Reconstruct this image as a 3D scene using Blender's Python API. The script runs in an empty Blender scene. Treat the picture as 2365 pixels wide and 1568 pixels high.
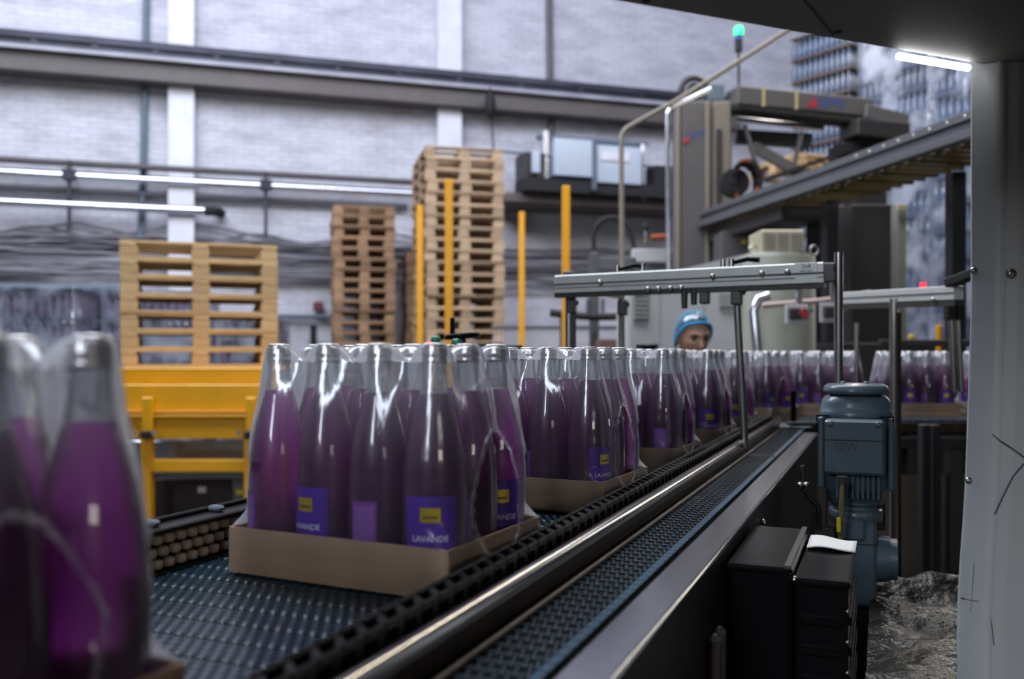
import bpy, bmesh, math, random
from mathutils import Vector, Matrix

# ------------------------------------------------------------------ scene set-up
S = bpy.context.scene
COL = S.collection
F = 2100.0; CX = 1182.5; HY = 818.0          # focal length and horizon of the photograph (2365 x 1568)
CAMZ = 1.445; BELT = 1.15
cd = bpy.data.cameras.new('camera'); cam = bpy.data.objects.new('camera', cd); COL.objects.link(cam)
cam.location = (0, 0, CAMZ); cam.rotation_euler = (math.pi/2, 0, 0)
cd.sensor_width = 36.0; cd.lens = F/2365*36.0; cd.shift_y = 34.0/2365
cd.clip_start = 0.02; cd.clip_end = 200
cd.dof.use_dof = True; cd.dof.focus_distance = 1.72; cd.dof.aperture_fstop = 2.9
S.camera = cam

w = bpy.data.worlds.new('world'); S.world = w; w.use_nodes = True
bg = w.node_tree.nodes['Background']; bg.inputs[0].default_value = (0.62, 0.70, 1.0, 1); bg.inputs[1].default_value = 0.034

def area(name, loc, target, sx, sy, power, col):
    l = bpy.data.lights.new(name, 'AREA'); l.shape = 'RECTANGLE'; l.size = sx; l.size_y = sy
    l.energy = power; l.color = col
    o = bpy.data.objects.new(name, l); COL.objects.link(o); o.location = loc
    o.rotation_euler = (Vector(target)-Vector(loc)).to_track_quat('-Z', 'Y').to_euler()
    return o
area('roof_skylight_back', (-1.0, 7.6, 9.4), (-0.5, 14.0, 3.4), 18, 2.2, 1250, (0.765, 0.81, 1.0))
area('roof_skylight_hall', (-2.5, 5.2, 7.6), (-2.0, 6.0, 0.0), 9, 1.8, 780, (0.86, 0.91, 1.0))
area('side_window', (-2.3, -3.4, 3.7), (-0.1, 1.6, 1.3), 0.8, 2.6, 165, (0.82, 0.89, 1.0))
wl = area('lamp_row', (0, 0, 0), (0, 0, -1), 0.16, 9.0, 125, (1.0, 0.89, 0.74))     # a row of tubes high above the conveyor, parallel to it
wl.location = (0.378*8.5-0.926*0.3, 0.926*8.5+0.378*0.3, 5.8); wl.rotation_euler = (0, 0, -math.atan2(0.378, 0.926))
area('rail_glint_fill', (5.05, 8.6, 2.9), (0.3, 1.6, 1.2), 0.8, 3.0, 48, (1.0, 0.94, 0.84))  # unseen light added to draw a bright streak along the steel rails
area('fill_behind_camera', (2.4, -3.6, 2.3), (0.9, 1.5, 1.2), 1.4, 0.5, 21, (1.0, 0.93, 0.84))  # unseen fill added to brighten the column and motor

S.view_settings.view_transform = 'Standard'; S.view_settings.look = 'None'
S.view_settings.gamma = 1.0; S.view_settings.use_curve_mapping = False
S.view_settings.exposure = 0.0
try:
    S.cycles.transparent_max_bounces = 20; S.cycles.max_bounces = 6
    S.cycles.transmission_bounces = 5; S.cycles.glossy_bounces = 3; S.cycles.diffuse_bounces = 2; S.cycles.adaptive_threshold = 0.12; S.cycles.use_light_tree = False
    S.cycles.sample_clamp_indirect = 4.0; S.cycles.caustics_reflective = False; S.cycles.caustics_refractive = False
except Exception: pass

rnd = random.Random(7)
SA, CA = 0.378, 0.926                         # conveyor direction: u along, v to its right
def W(u, v, z=0.0): return Vector((SA*u + CA*v, CA*u - SA*v, z))
ROTC = -math.atan2(SA, CA)                    # local +Y along the conveyor
def P(px, py, Y): return Vector(((px-CX)/F*Y, Y, CAMZ-(py-HY)/F*Y))   # a point seen at a pixel, at its distance

# ------------------------------------------------------------------ materials
MATS = {}
def mat(name, col, rough=0.5, metal=0.0, noise=0.0, nscale=20.0, stretch=(1,1,1), bump=0.0, bscale=None, spec=0.5,
        coat=0.0, rand=0.0, emit=None, estr=0.0, aniso=0.0):
    if name in MATS: return MATS[name]
    m = bpy.data.materials.new(name); m.use_nodes = True; MATS[name] = m
    nt = m.node_tree; b = nt.nodes['Principled BSDF']
    b.inputs['Base Color'].default_value = (*col, 1); b.inputs['Roughness'].default_value = rough
    b.inputs['Metallic'].default_value = metal; b.inputs['Specular IOR Level'].default_value = spec
    b.inputs['Coat Weight'].default_value = coat; b.inputs['Anisotropic'].default_value = aniso
    if emit:
        b.inputs['Emission Color'].default_value = (*emit, 1); b.inputs['Emission Strength'].default_value = estr
    if noise or bump or rand:
        tc = nt.nodes.new('ShaderNodeTexCoord'); mp = nt.nodes.new('ShaderNodeMapping')
        mp.inputs['Scale'].default_value = stretch; nt.links.new(tc.outputs['Object'], mp.inputs['Vector'])
        n = nt.nodes.new('ShaderNodeTexNoise'); n.inputs['Scale'].default_value = nscale; n.inputs['Detail'].default_value = 5
        nt.links.new(mp.outputs[0], n.inputs['Vector'])
        if noise or rand:
            hsv = nt.nodes.new('ShaderNodeHueSaturation'); hsv.inputs['Color'].default_value = (*col, 1)
            mr = nt.nodes.new('ShaderNodeMapRange'); mr.inputs['From Min'].default_value = 0.25; mr.inputs['From Max'].default_value = 0.75
            mr.inputs['To Min'].default_value = 1-noise; mr.inputs['To Max'].default_value = 1+noise
            nt.links.new(n.outputs['Fac'], mr.inputs['Value'])
            src = mr.outputs[0]
            if rand:
                oi = nt.nodes.new('ShaderNodeObjectInfo'); mr2 = nt.nodes.new('ShaderNodeMapRange')
                mr2.inputs['To Min'].default_value = 1-rand; mr2.inputs['To Max'].default_value = 1+rand
                nt.links.new(oi.outputs['Random'], mr2.inputs['Value'])
                mu = nt.nodes.new('ShaderNodeMath'); mu.operation = 'MULTIPLY'
                nt.links.new(src, mu.inputs[0]); nt.links.new(mr2.outputs[0], mu.inputs[1]); src = mu.outputs[0]
            nt.links.new(src, hsv.inputs['Value']); nt.links.new(hsv.outputs[0], b.inputs['Base Color'])
        if bump:
            bn = nt.nodes.new('ShaderNodeBump'); bn.inputs['Strength'].default_value = bump; bn.inputs['Distance'].default_value = 0.02
            if bscale:
                n2 = nt.nodes.new('ShaderNodeTexNoise'); n2.inputs['Scale'].default_value = bscale; n2.inputs['Detail'].default_value = 4
                nt.links.new(mp.outputs[0], n2.inputs['Vector']); nt.links.new(n2.outputs['Fac'], bn.inputs['Height'])
            else: nt.links.new(n.outputs['Fac'], bn.inputs['Height'])
            nt.links.new(bn.outputs[0], b.inputs['Normal'])
    return m

def wall_material():
    m = bpy.data.materials.new('whitewashed_brick'); m.use_nodes = True; nt = m.node_tree; N = nt.nodes; L = nt.links
    b = N['Principled BSDF']; b.inputs['Roughness'].default_value = 0.8
    tc = N.new('ShaderNodeTexCoord'); br = N.new('ShaderNodeTexBrick')
    mp = N.new('ShaderNodeMapping'); mp.inputs['Rotation'].default_value = (math.pi/2, 0, 0); L.new(tc.outputs['Object'], mp.inputs[0])
    L.new(mp.outputs[0], br.inputs['Vector']); br.inputs['Scale'].default_value = 1.0
    br.inputs['Brick Width'].default_value = 0.26; br.inputs['Row Height'].default_value = 0.078; br.inputs['Mortar Size'].default_value = 0.008
    br.inputs['Color1'].default_value = (0.66, 0.66, 0.70, 1); br.inputs['Color2'].default_value = (0.60, 0.60, 0.65, 1); br.inputs['Mortar'].default_value = (0.50, 0.50, 0.55, 1)
    n1 = N.new('ShaderNodeTexNoise'); n1.inputs['Scale'].default_value = 1.3; n1.inputs['Detail'].default_value = 8; n1.inputs['Roughness'].default_value = 0.7
    mp2 = N.new('ShaderNodeMapping'); mp2.inputs['Scale'].default_value = (1, 1, 2.6); L.new(tc.outputs['Object'], mp2.inputs[0]); L.new(mp2.outputs[0], n1.inputs['Vector'])
    r1 = N.new('ShaderNodeValToRGB'); r1.color_ramp.elements[0].position = 0.30; r1.color_ramp.elements[0].color = (0.66, 0.64, 0.66, 1)
    r1.color_ramp.elements[1].position = 0.56; r1.color_ramp.elements[1].color = (1, 1, 1, 1); L.new(n1.outputs['Fac'], r1.inputs[0])
    mx = N.new('ShaderNodeMixRGB'); mx.blend_type = 'MULTIPLY'; mx.inputs[0].default_value = 1; L.new(br.outputs['Color'], mx.inputs[1]); L.new(r1.outputs[0], mx.inputs[2])
    n2 = N.new('ShaderNodeTexNoise'); n2.inputs['Scale'].default_value = 0.9; n2.inputs['Detail'].default_value = 9; n2.inputs['Roughness'].default_value = 0.72; L.new(tc.outputs['Object'], n2.inputs['Vector'])
    r2 = N.new('ShaderNodeValToRGB'); r2.color_ramp.elements[0].position = 0.64; r2.color_ramp.elements[0].color = (0, 0, 0, 1)
    r2.color_ramp.elements[1].position = 0.72; r2.color_ramp.elements[1].color = (0.8, 0.8, 0.8, 1); L.new(n2.outputs['Fac'], r2.inputs[0])
    m2 = N.new('ShaderNodeMixRGB'); m2.inputs[2].default_value = (0.50, 0.30, 0.27, 1); L.new(r2.outputs[0], m2.inputs[0]); L.new(mx.outputs[0], m2.inputs[1])
    L.new(m2.outputs[0], b.inputs['Base Color'])
    bp = N.new('ShaderNodeBump'); bp.inputs['Strength'].default_value = 0.6; bp.inputs['Distance'].default_value = 0.02
    L.new(br.outputs['Fac'], bp.inputs['Height']); bp.invert = True; L.new(bp.outputs[0], b.inputs['Normal'])
    return m

def film_material(name, base=0.15, edge=0.75, tint=(0.80, 0.82, 0.86), wr=1.0, patch=None, neck=0.0):
    m = bpy.data.materials.new(name); m.use_nodes = True; nt = m.node_tree; N = nt.nodes; L = nt.links
    N.remove(N['Principled BSDF']); out = N['Material Output']
    df = N.new('ShaderNodeBsdfDiffuse'); df.inputs[0].default_value = (*tint, 1); tl = N.new('ShaderNodeBsdfTranslucent'); tl.inputs[0].default_value = (*tint, 1)
    gl = N.new('ShaderNodeBsdfGlossy'); gl.inputs[0].default_value = (0.9, 0.93, 1, 1); gl.inputs['Roughness'].default_value = 0.15
    m1 = N.new('ShaderNodeMixShader'); m1.inputs[0].default_value = 0.5; L.new(df.outputs[0], m1.inputs[1]); L.new(tl.outputs[0], m1.inputs[2])
    m2 = N.new('ShaderNodeMixShader'); m2.inputs[0].default_value = 0.36 if patch else 0.24; L.new(m1.outputs[0], m2.inputs[1]); L.new(gl.outputs[0], m2.inputs[2])
    tr = N.new('ShaderNodeBsdfTransparent'); mix = N.new('ShaderNodeMixShader')
    fr = N.new('ShaderNodeFresnel'); fr.inputs['IOR'].default_value = 1.5
    mr = N.new('ShaderNodeMapRange'); mr.inputs['From Min'].default_value = 0.04; mr.inputs['From Max'].default_value = 0.6
    mr.inputs['To Min'].default_value = base; mr.inputs['To Max'].default_value = edge; L.new(fr.outputs[0], mr.inputs['Value'])
    fac = mr.outputs[0]
    tc = N.new('ShaderNodeTexCoord'); mp = N.new('ShaderNodeMapping'); mp.inputs['Scale'].default_value = (1, 1, 0.28); L.new(tc.outputs['Object'], mp.inputs[0])
    if patch:                                   # pale opaque noise patches painted in for reflections on the wrap
        n0 = N.new('ShaderNodeTexNoise'); n0.inputs['Scale'].default_value = patch; n0.inputs['Detail'].default_value = 4; L.new(tc.outputs['Object'], n0.inputs['Vector'])
        r0 = N.new('ShaderNodeMapRange'); r0.inputs['From Min'].default_value = 0.46; r0.inputs['From Max'].default_value = 0.62; r0.inputs['To Max'].default_value = 0.80; L.new(n0.outputs['Fac'], r0.inputs['Value'])
        ad = N.new('ShaderNodeMath'); ad.operation = 'ADD'; ad.use_clamp = True; L.new(fac, ad.inputs[0]); L.new(r0.outputs[0], ad.inputs[1]); fac = ad.outputs[0]
    if neck:                                    # film shrunk tight round the necks is thicker there
        sx = N.new('ShaderNodeSeparateXYZ'); L.new(tc.outputs['Object'], sx.inputs[0]); r1 = N.new('ShaderNodeMapRange'); r1.interpolation_type = 'SMOOTHSTEP'
        r1.inputs['From Min'].default_value = 0.15; r1.inputs['From Max'].default_value = 0.29; r1.inputs['To Max'].default_value = neck; L.new(sx.outputs['Z'], r1.inputs['Value'])
        a2 = N.new('ShaderNodeMath'); a2.operation = 'ADD'; a2.use_clamp = True; L.new(fac, a2.inputs[0]); L.new(r1.outputs[0], a2.inputs[1]); fac = a2.outputs[0]
    L.new(fac, mix.inputs[0]); L.new(tr.outputs[0], mix.inputs[1]); L.new(m2.outputs[0], mix.inputs[2]); L.new(mix.outputs[0], out.inputs[0])
    n = N.new('ShaderNodeTexNoise'); n.inputs['Scale'].default_value = 42 if not patch else 9; n.inputs['Detail'].default_value = 3; n.inputs['Distortion'].default_value = 0.6; L.new(mp.outputs[0], n.inputs['Vector'])
    bp = N.new('ShaderNodeBump'); bp.inputs['Strength'].default_value = 0.35*wr; bp.inputs['Distance'].default_value = 0.006; L.new(n.outputs['Fac'], bp.inputs['Height'])
    L.new(bp.outputs[0], gl.inputs['Normal']); L.new(bp.outputs[0], df.inputs['Normal'])
    return m

def liquid_material():
    m = bpy.data.materials.new('violet_lemonade_in_glass'); m.use_nodes = True; nt = m.node_tree; N = nt.nodes; L = nt.links
    b = N['Principled BSDF']; b.inputs['Base Color'].default_value = (0.64, 0.22, 0.60, 1); b.inputs['Roughness'].default_value = 0.34
    b.inputs['IOR'].default_value = 1.36; b.inputs['Transmission Weight'].default_value = 0.93
    b.inputs['Coat Weight'].default_value = 1.0; b.inputs['Coat Roughness'].default_value = 0.025
    va = N.new('ShaderNodeVolumeAbsorption'); va.inputs['Color'].default_value = (0.74, 0.16, 0.75, 1); va.inputs['Density'].default_value = 27
    L.new(va.outputs[0], N['Material Output'].inputs['Volume'])
    return m
def neck_material():
    m = bpy.data.materials.new('clear_glass_neck'); m.use_nodes = True; nt = m.node_tree; N = nt.nodes; L = nt.links
    b = N['Principled BSDF']; b.inputs['Base Color'].default_value = (0.75, 0.78, 0.80, 1); b.inputs['Roughness'].default_value = 0.04
    tr = N.new('ShaderNodeBsdfTransparent'); tr.inputs[0].default_value = (0.88, 0.91, 0.92, 1)
    mix = N.new('ShaderNodeMixShader'); fr = N.new('ShaderNodeFresnel'); fr.inputs['IOR'].default_value = 1.5
    mr = N.new('ShaderNodeMapRange'); mr.inputs['From Max'].default_value = 0.7; mr.inputs['To Min'].default_value = 0.10; mr.inputs['To Max'].default_value = 0.75
    L.new(fr.outputs[0], mr.inputs['Value']); L.new(mr.outputs[0], mix.inputs[0])
    L.new(tr.outputs[0], mix.inputs[1]); L.new(b.outputs[0], mix.inputs[2]); L.new(mix.outputs[0], N['Material Output'].inputs[0])
    return m

M_WALL = wall_material()
M_FILM = film_material('shrink_film', 0.045, 0.74, (0.80, 0.80, 0.86), 0.5, None, 0.27)
M_WRAP = film_material('pallet_wrap', 0.12, 0.5, (0.74, 0.82, 0.98), 2.5, 2.2)
M_LIQ = liquid_material(); M_NECK = neck_material()
M_CAP = mat('cap_aluminium', (0.62, 0.61, 0.60), 0.30, 1.0, bump=0.1, nscale=300)
M_LABEL = mat('violet_label', (0.075, 0.018, 0.30), 0.42)
M_BACKL = mat('purple_back_label', (0.16, 0.04, 0.27), 0.5)
M_GOLD = mat('gold_foil', (0.62, 0.47, 0.06), 0.35, 0.7)
M_GOLDD = mat('gold_foil_dark_print', (0.10, 0.075, 0.015), 0.5)  # dark script marks printed on the gold emblem
M_PRINT = mat('white_print', (0.78, 0.74, 0.86), 0.5)
M_PRINT2 = mat('lilac_print', (0.30, 0.14, 0.45), 0.6)
M_CARD = mat('cardboard', (0.37, 0.255, 0.172), 0.85, noise=0.04, nscale=18, stretch=(1, 1, 12), rand=0.04, spec=0.2)
M_BELT = mat('belt_blue_plastic', (0.013, 0.036, 0.056), 0.28, noise=0.25, nscale=60, rand=0.08)
M_BELT2 = mat('belt_grey_blue_plastic', (0.018, 0.030, 0.040), 0.34, noise=0.25, nscale=60, rand=0.06)
M_BELTE = mat('belt_blue_edge', (0.010, 0.050, 0.092), 0.40, noise=0.25, nscale=60)
M_BLACK = mat('black_plastic', (0.005, 0.005, 0.006), 0.22, spec=0.08)
M_BLACKM = mat('black_matt', (0.010, 0.010, 0.012), 0.7)
M_GUIDE = mat('guide_black_plastic', (0.005, 0.005, 0.006), 0.42, noise=0.3, nscale=40, spec=0.14)
M_ROLL = mat('beige_roller_plastic', (0.50, 0.39, 0.29), 0.45, rand=0.12)
M_STEEL = mat('brushed_steel', (0.43, 0.44, 0.47), 0.24, 1.0, noise=0.10, nscale=14, stretch=(1, 8, 1))
M_STEELP = mat('polished_steel_rail', (0.60, 0.58, 0.55), 0.16, 1.0, noise=0.10, nscale=14)
M_STEELD = mat('dark_stainless_panel', (0.075, 0.072, 0.072), 0.42, 0.9, noise=0.15, nscale=6)
M_RUST = mat('greasy_brown_steel', (0.045, 0.033, 0.024), 0.34, 0.6, noise=0.5, nscale=30)
M_ALU = mat('anodised_aluminium', (0.60, 0.62, 0.60), 0.42, 0.25, noise=0.06, nscale=30)
M_ALUG = mat('profile_groove', (0.05, 0.05, 0.05), 0.6, 0.3)
M_POST = mat('stainless_post', (0.42, 0.40, 0.38), 0.26, 1.0, noise=0.1, nscale=12)
M_CLAMP = mat('clamp_dark_grey', (0.035, 0.035, 0.032), 0.45)
M_STUD = mat('stud_steel', (0.45, 0.43, 0.40), 0.25, 1.0)
M_MOTOR = mat('motor_blue_grey_paint', (0.080, 0.118, 0.145), 0.33, noise=0.10, nscale=16, coat=0.2)
M_COLUMN = mat('white_column_paint', (0.47, 0.49, 0.50), 0.42, noise=0.05, nscale=7, bump=0.05, bscale=9)
M_HOOD = mat('hood_grey_sheet', (0.21, 0.198, 0.178), 0.62, 0.0, noise=0.10, nscale=5)
M_HOODE = mat('hood_seam', (0.02, 0.02, 0.02), 0.7)
M_LED = mat('led_tube', (1, 1, 1), 0.4, emit=(0.93, 0.95, 1.0), estr=9.0)
M_YEL = mat('yellow_machine_paint', (0.78, 0.385, 0.005), 0.42, noise=0.05, nscale=4)
M_YELO = mat('orange_yellow_post', (0.84, 0.38, 0.008), 0.40, noise=0.05, nscale=6)
M_WOODP = mat('pale_new_pallet_wood', (0.54, 0.375, 0.20), 0.8, noise=0.16, nscale=10, stretch=(1, 8, 8), rand=0.14, spec=0.2)
M_WOOD = mat('weathered_pallet_wood', (0.43, 0.305, 0.195), 0.8, noise=0.22, nscale=10, stretch=(1, 8, 8), rand=0.28, spec=0.2)
M_WOODB = mat('brown_pallet_wood', (0.32, 0.195, 0.115), 0.8, noise=0.22, nscale=10, stretch=(1, 8, 8), rand=0.34, spec=0.2)
M_BEAM = mat('crane_beam_brown_paint', (0.115, 0.098, 0.092), 0.6, noise=0.15, nscale=3)
M_BEAMD = mat('crane_rail_dark_steel', (0.040, 0.040, 0.058), 0.5, 0.4, noise=0.4, nscale=2.5)
M_BEAMW = mat('crane_flange_white', (0.40, 0.40, 0.44), 0.6, noise=0.2, nscale=3)
M_PIPED = mat('dark_conduit', (0.095, 0.085, 0.085), 0.45, 0.3, noise=0.2, nscale=3)
M_PIPES = mat('galvanised_pipe', (0.72, 0.75, 0.82), 0.24, 1.0, noise=0.08, nscale=3)
M_PIPEB = mat('blue_grey_pipe', (0.110, 0.150, 0.190), 0.5, noise=0.1, nscale=4)
M_CABLE = mat('grey_cable', (0.16, 0.155, 0.175), 0.6, rand=0.45)
M_RED = mat('dark_red_box', (0.16, 0.04, 0.05), 0.5)
M_PILW = mat('pilaster_whitewash', (0.74, 0.74, 0.78), 0.8, noise=0.10, nscale=3)
M_GREY = mat('palletizer_grey_paint', (0.108, 0.100, 0.100), 0.5, noise=0.05, nscale=4)
M_GREYB = mat('palletizer_beige_trim', (0.22, 0.19, 0.155), 0.5)
M_GREYD = mat('dark_grey_paint', (0.032, 0.029, 0.029), 0.5)
M_CONVO = mat('overhead_conveyor_grey', (0.120, 0.124, 0.138), 0.42, 0.3, noise=0.06, nscale=4)
M_MESH = mat('brass_coloured_chain', (0.26, 0.21, 0.10), 0.32, 0.8, rand=0.5)
M_ORANGE = mat('orange_chain_link', (0.34, 0.075, 0.015), 0.5)
M_LOGOB = mat('logo_blue', (0.03, 0.08, 0.34), 0.5)
M_LOGOR = mat('logo_red', (0.42, 0.03, 0.04), 0.5)
M_STRIPE = mat('yellow_pale_stripe', (0.44, 0.37, 0.16), 0.5)
M_CABW = mat('cabinet_white_paint', (0.50, 0.50, 0.52), 0.5, noise=0.02, nscale=5)
M_CABG = mat('cabinet_olive_grey', (0.24, 0.245, 0.205), 0.45, noise=0.03, nscale=5)
M_VENT = mat('vent_grey', (0.30, 0.29, 0.275), 0.6)
M_BEIGE = mat('beige_louvre_housing', (0.46, 0.415, 0.29), 0.5)
M_LIGHTB = mat('air_unit_pale_blue', (0.50, 0.58, 0.68), 0.3, 0.3, noise=0.12, nscale=1.5)
M_FLOOR = mat('concrete_floor', (0.115, 0.100, 0.085), 0.7, noise=0.25, nscale=1.5)
M_SHEET = mat('crumpled_black_sheet', (0.014, 0.0125, 0.009), 0.36, noise=0.5, nscale=9, bump=0.9, bscale=22, spec=0.35)
M_PAPER = mat('paper_note', (0.66, 0.65, 0.62), 0.8)
M_YTAG = mat('yellow_tag', (0.66, 0.54, 0.02), 0.5)
M_CABLEO = mat('olive_cable_sheath', (0.16, 0.125, 0.045), 0.5)
M_GREEN = mat('green_knob', (0.01, 0.20, 0.115), 0.3)
M_GLAMP = mat('green_signal_lamp', (0.05, 0.7, 0.25), 0.3, emit=(0.0, 1.0, 0.22), estr=2.2)
M_RLAMP = mat('red_signal', (0.7, 0.03, 0.05), 0.3, emit=(1.0, 0.05, 0.06), estr=1.2)
M_SKIN = mat('skin', (0.58, 0.31, 0.215), 0.5, noise=0.05, nscale=30)
M_LIPS = mat('lips', (0.30, 0.115, 0.095), 0.5)
M_BROW = mat('brow_hair', (0.04, 0.025, 0.018), 0.8)
M_EYE = mat('eye_dark', (0.02, 0.015, 0.012), 0.2)
M_HAIR = mat('short_brown_hair', (0.075, 0.050, 0.036), 0.8)
M_NET = film_material('hair_net_blue', 0.30, 0.8, (0.10, 0.50, 0.80), 0.3)
M_BAND = mat('hair_net_band', (0.015, 0.29, 0.62), 0.6)
M_JACKET = mat('dark_work_jacket', (0.030, 0.034, 0.045), 0.8)
M_TROUS = mat('dark_trousers', (0.02, 0.022, 0.03), 0.8)
M_BGLASS = mat('dark_bottle_glass', (0.150, 0.115, 0.185), 0.12, coat=0.5, rand=0.3)
M_BGLASS2 = mat('blue_grey_bottle_glass', (0.085, 0.125, 0.21), 0.12, coat=0.5, rand=0.3)
M_SEP = mat('separator_board', (0.30, 0.20, 0.14), 0.8)
M_SEPB = mat('separator_plastic', (0.10, 0.13, 0.20), 0.6)
M_PEN = mat('blue_pen_ink', (0.015, 0.012, 0.10), 0.6)
M_SCUFF = mat('black_scuff', (0.04, 0.04, 0.04), 0.7)

# ------------------------------------------------------------------ mesh helpers
class MB:
    def __init__(s): s.v = []; s.f = []; s.sm = []
    def add(s, vs, fs, smooth=False):
        o = len(s.v); s.v += [Vector(a) for a in vs]
        for q in fs: s.f.append(tuple(i+o for i in q)); s.sm.append(smooth)
        return s
    def box(s, c, d, rot=None, bev=0.0):
        hx, hy, hz = d[0]/2, d[1]/2, d[2]/2; c = Vector(c)
        if bev <= 0:
            vs = [Vector((x*hx, y*hy, z*hz)) for x in (-1, 1) for y in (-1, 1) for z in (-1, 1)]
            fs = [(0,1,3,2),(4,6,7,5),(0,4,5,1),(2,3,7,6),(0,2,6,4),(1,5,7,3)]
        else:
            b = min(bev, hx*.9, hy*.9, hz*.9); bm = bmesh.new(); bmesh.ops.create_cube(bm, size=1)
            for q in bm.verts: q.co = Vector((q.co.x*2*hx, q.co.y*2*hy, q.co.z*2*hz))
            bmesh.ops.bevel(bm, geom=bm.edges[:], offset=b, segments=1, affect='EDGES'); bm.verts.index_update()
            vs = [q.co.copy() for q in bm.verts]; fs = [tuple(q.index for q in f.verts) for f in bm.faces]; bm.free()
        if rot is not None:
            R = rot if isinstance(rot, Matrix) else Matrix.Rotation(rot, 3, 'Z')
            vs = [R @ q for q in vs]
        return s.add([q+c for q in vs], fs)
    def cyl(s, a, b, r0, r1=None, n=12, caps=True):
        a = Vector(a); b = Vector(b); r1 = r0 if r1 is None else r1
        d = (b-a).normalized(); t = Vector((0, 0, 1)) if abs(d.z) < .9 else Vector((1, 0, 0))
        x = d.cross(t).normalized(); y = d.cross(x)
        vs = []; 
        for k in range(n):
            an = 2*math.pi*k/n; q = x*math.cos(an)+y*math.sin(an); vs += [a+q*r0, b+q*r1]
        s.add(vs, [(2*k, 2*((k+1) % n), 2*((k+1) % n)+1, 2*k+1) for k in range(n)], True)
        if caps:
            s.add([vs[2*k] for k in range(n)], [tuple(range(n-1, -1, -1))]); s.add([vs[2*k+1] for k in range(n)], [tuple(range(n))])
        return s
    def lathe(s, prof, n=24, c=(0, 0, 0), close=True, smooth=True, rot=None):
        c = Vector(c); vs = []
        for r, z in prof:
            for k in range(n):
                a = 2*math.pi*k/n; q = Vector((r*math.cos(a), r*math.sin(a), z)); vs.append((rot @ q if rot else q)+c)
        fs = [(i*n+k, i*n+(k+1) % n, (i+1)*n+(k+1) % n, (i+1)*n+k) for i in range(len(prof)-1) for k in range(n)]
        s.add(vs, fs, smooth)
        if close:
            if prof[0][0] > 1e-5: s.add(vs[:n], [tuple(range(n-1, -1, -1))])
            if prof[-1][0] > 1e-5: s.add(vs[-n:], [tuple(range(n))])
        return s
    def tube(s, pts, r, n=8, closed=False):
        pts = [Vector(p) for p in pts]; m = len(pts); vs = []; up = None
        for i, p in enumerate(pts):
            a = pts[i-1] if (i > 0 or closed) else p; b = pts[(i+1) % m] if (i < m-1 or closed) else p
            d = (b-a).normalized()
            if up is None:
                up = Vector((0, 0, 1)) if abs(d.z) < .9 else Vector((1, 0, 0))
            x = d.cross(up).normalized(); y = x.cross(d); up = y
            rr = r[i] if isinstance(r, (list, tuple)) else r
            vs += [p+(x*math.cos(2*math.pi*k/n)+y*math.sin(2*math.pi*k/n))*rr for k in range(n)]
        mm = m if closed else m-1
        s.add(vs, [(i*n+k, i*n+(k+1) % n, ((i+1) % m)*n+(k+1) % n, ((i+1) % m)*n+k) for i in range(mm) for k in range(n)], True)
        if not closed: s.add(vs[:n], [tuple(range(n-1, -1, -1))]); s.add(vs[-n:], [tuple(range(n))])
        return s
    def bar(s, a, b, w_, h, bev=0.0, upv=(0, 0, 1)):
        a = Vector(a); b = Vector(b); d = b-a; y = d.normalized(); up = Vector(upv)
        x = y.cross(up).normalized(); z = x.cross(y)
        return s.box((a+b)/2, (w_, d.length, h), Matrix((x, y, z)).transposed(), bev)
    def ball(s, c, r, n=12, m=8, sc=(1, 1, 1)):
        c = Vector(c); prof = [(math.sin(math.pi*i/m), -math.cos(math.pi*i/m)) for i in range(m+1)]
        vs = []
        for q, z in prof:
            for k in range(n):
                a = 2*math.pi*k/n; vs.append(c+Vector((q*r*sc[0]*math.cos(a), q*r*sc[1]*math.sin(a), z*r*sc[2])))
        return s.add(vs, [(i*n+k, i*n+(k+1) % n, (i+1)*n+(k+1) % n, (i+1)*n+k) for i in range(m) for k in range(n)], True)
    def grid(s, fn, nu, nv, smooth=True, thick=0.0):
        vs = [fn(i/nu, j/nv) for i in range(nu+1) for j in range(nv+1)]
        return s.add(vs, [(i*(nv+1)+j, (i+1)*(nv+1)+j, (i+1)*(nv+1)+j+1, i*(nv+1)+j+1) for i in range(nu) for j in range(nv)], smooth)
    def mesh(s, name, m):
        me = bpy.data.meshes.new(name); me.from_pydata([tuple(q) for q in s.v], [], s.f)
        me.polygons.foreach_set('use_smooth', s.sm); me.materials.append(m); me.update(); return me
    def build(s, name, m, parent=None): return inst(name, s.mesh(name, m), parent)

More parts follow.
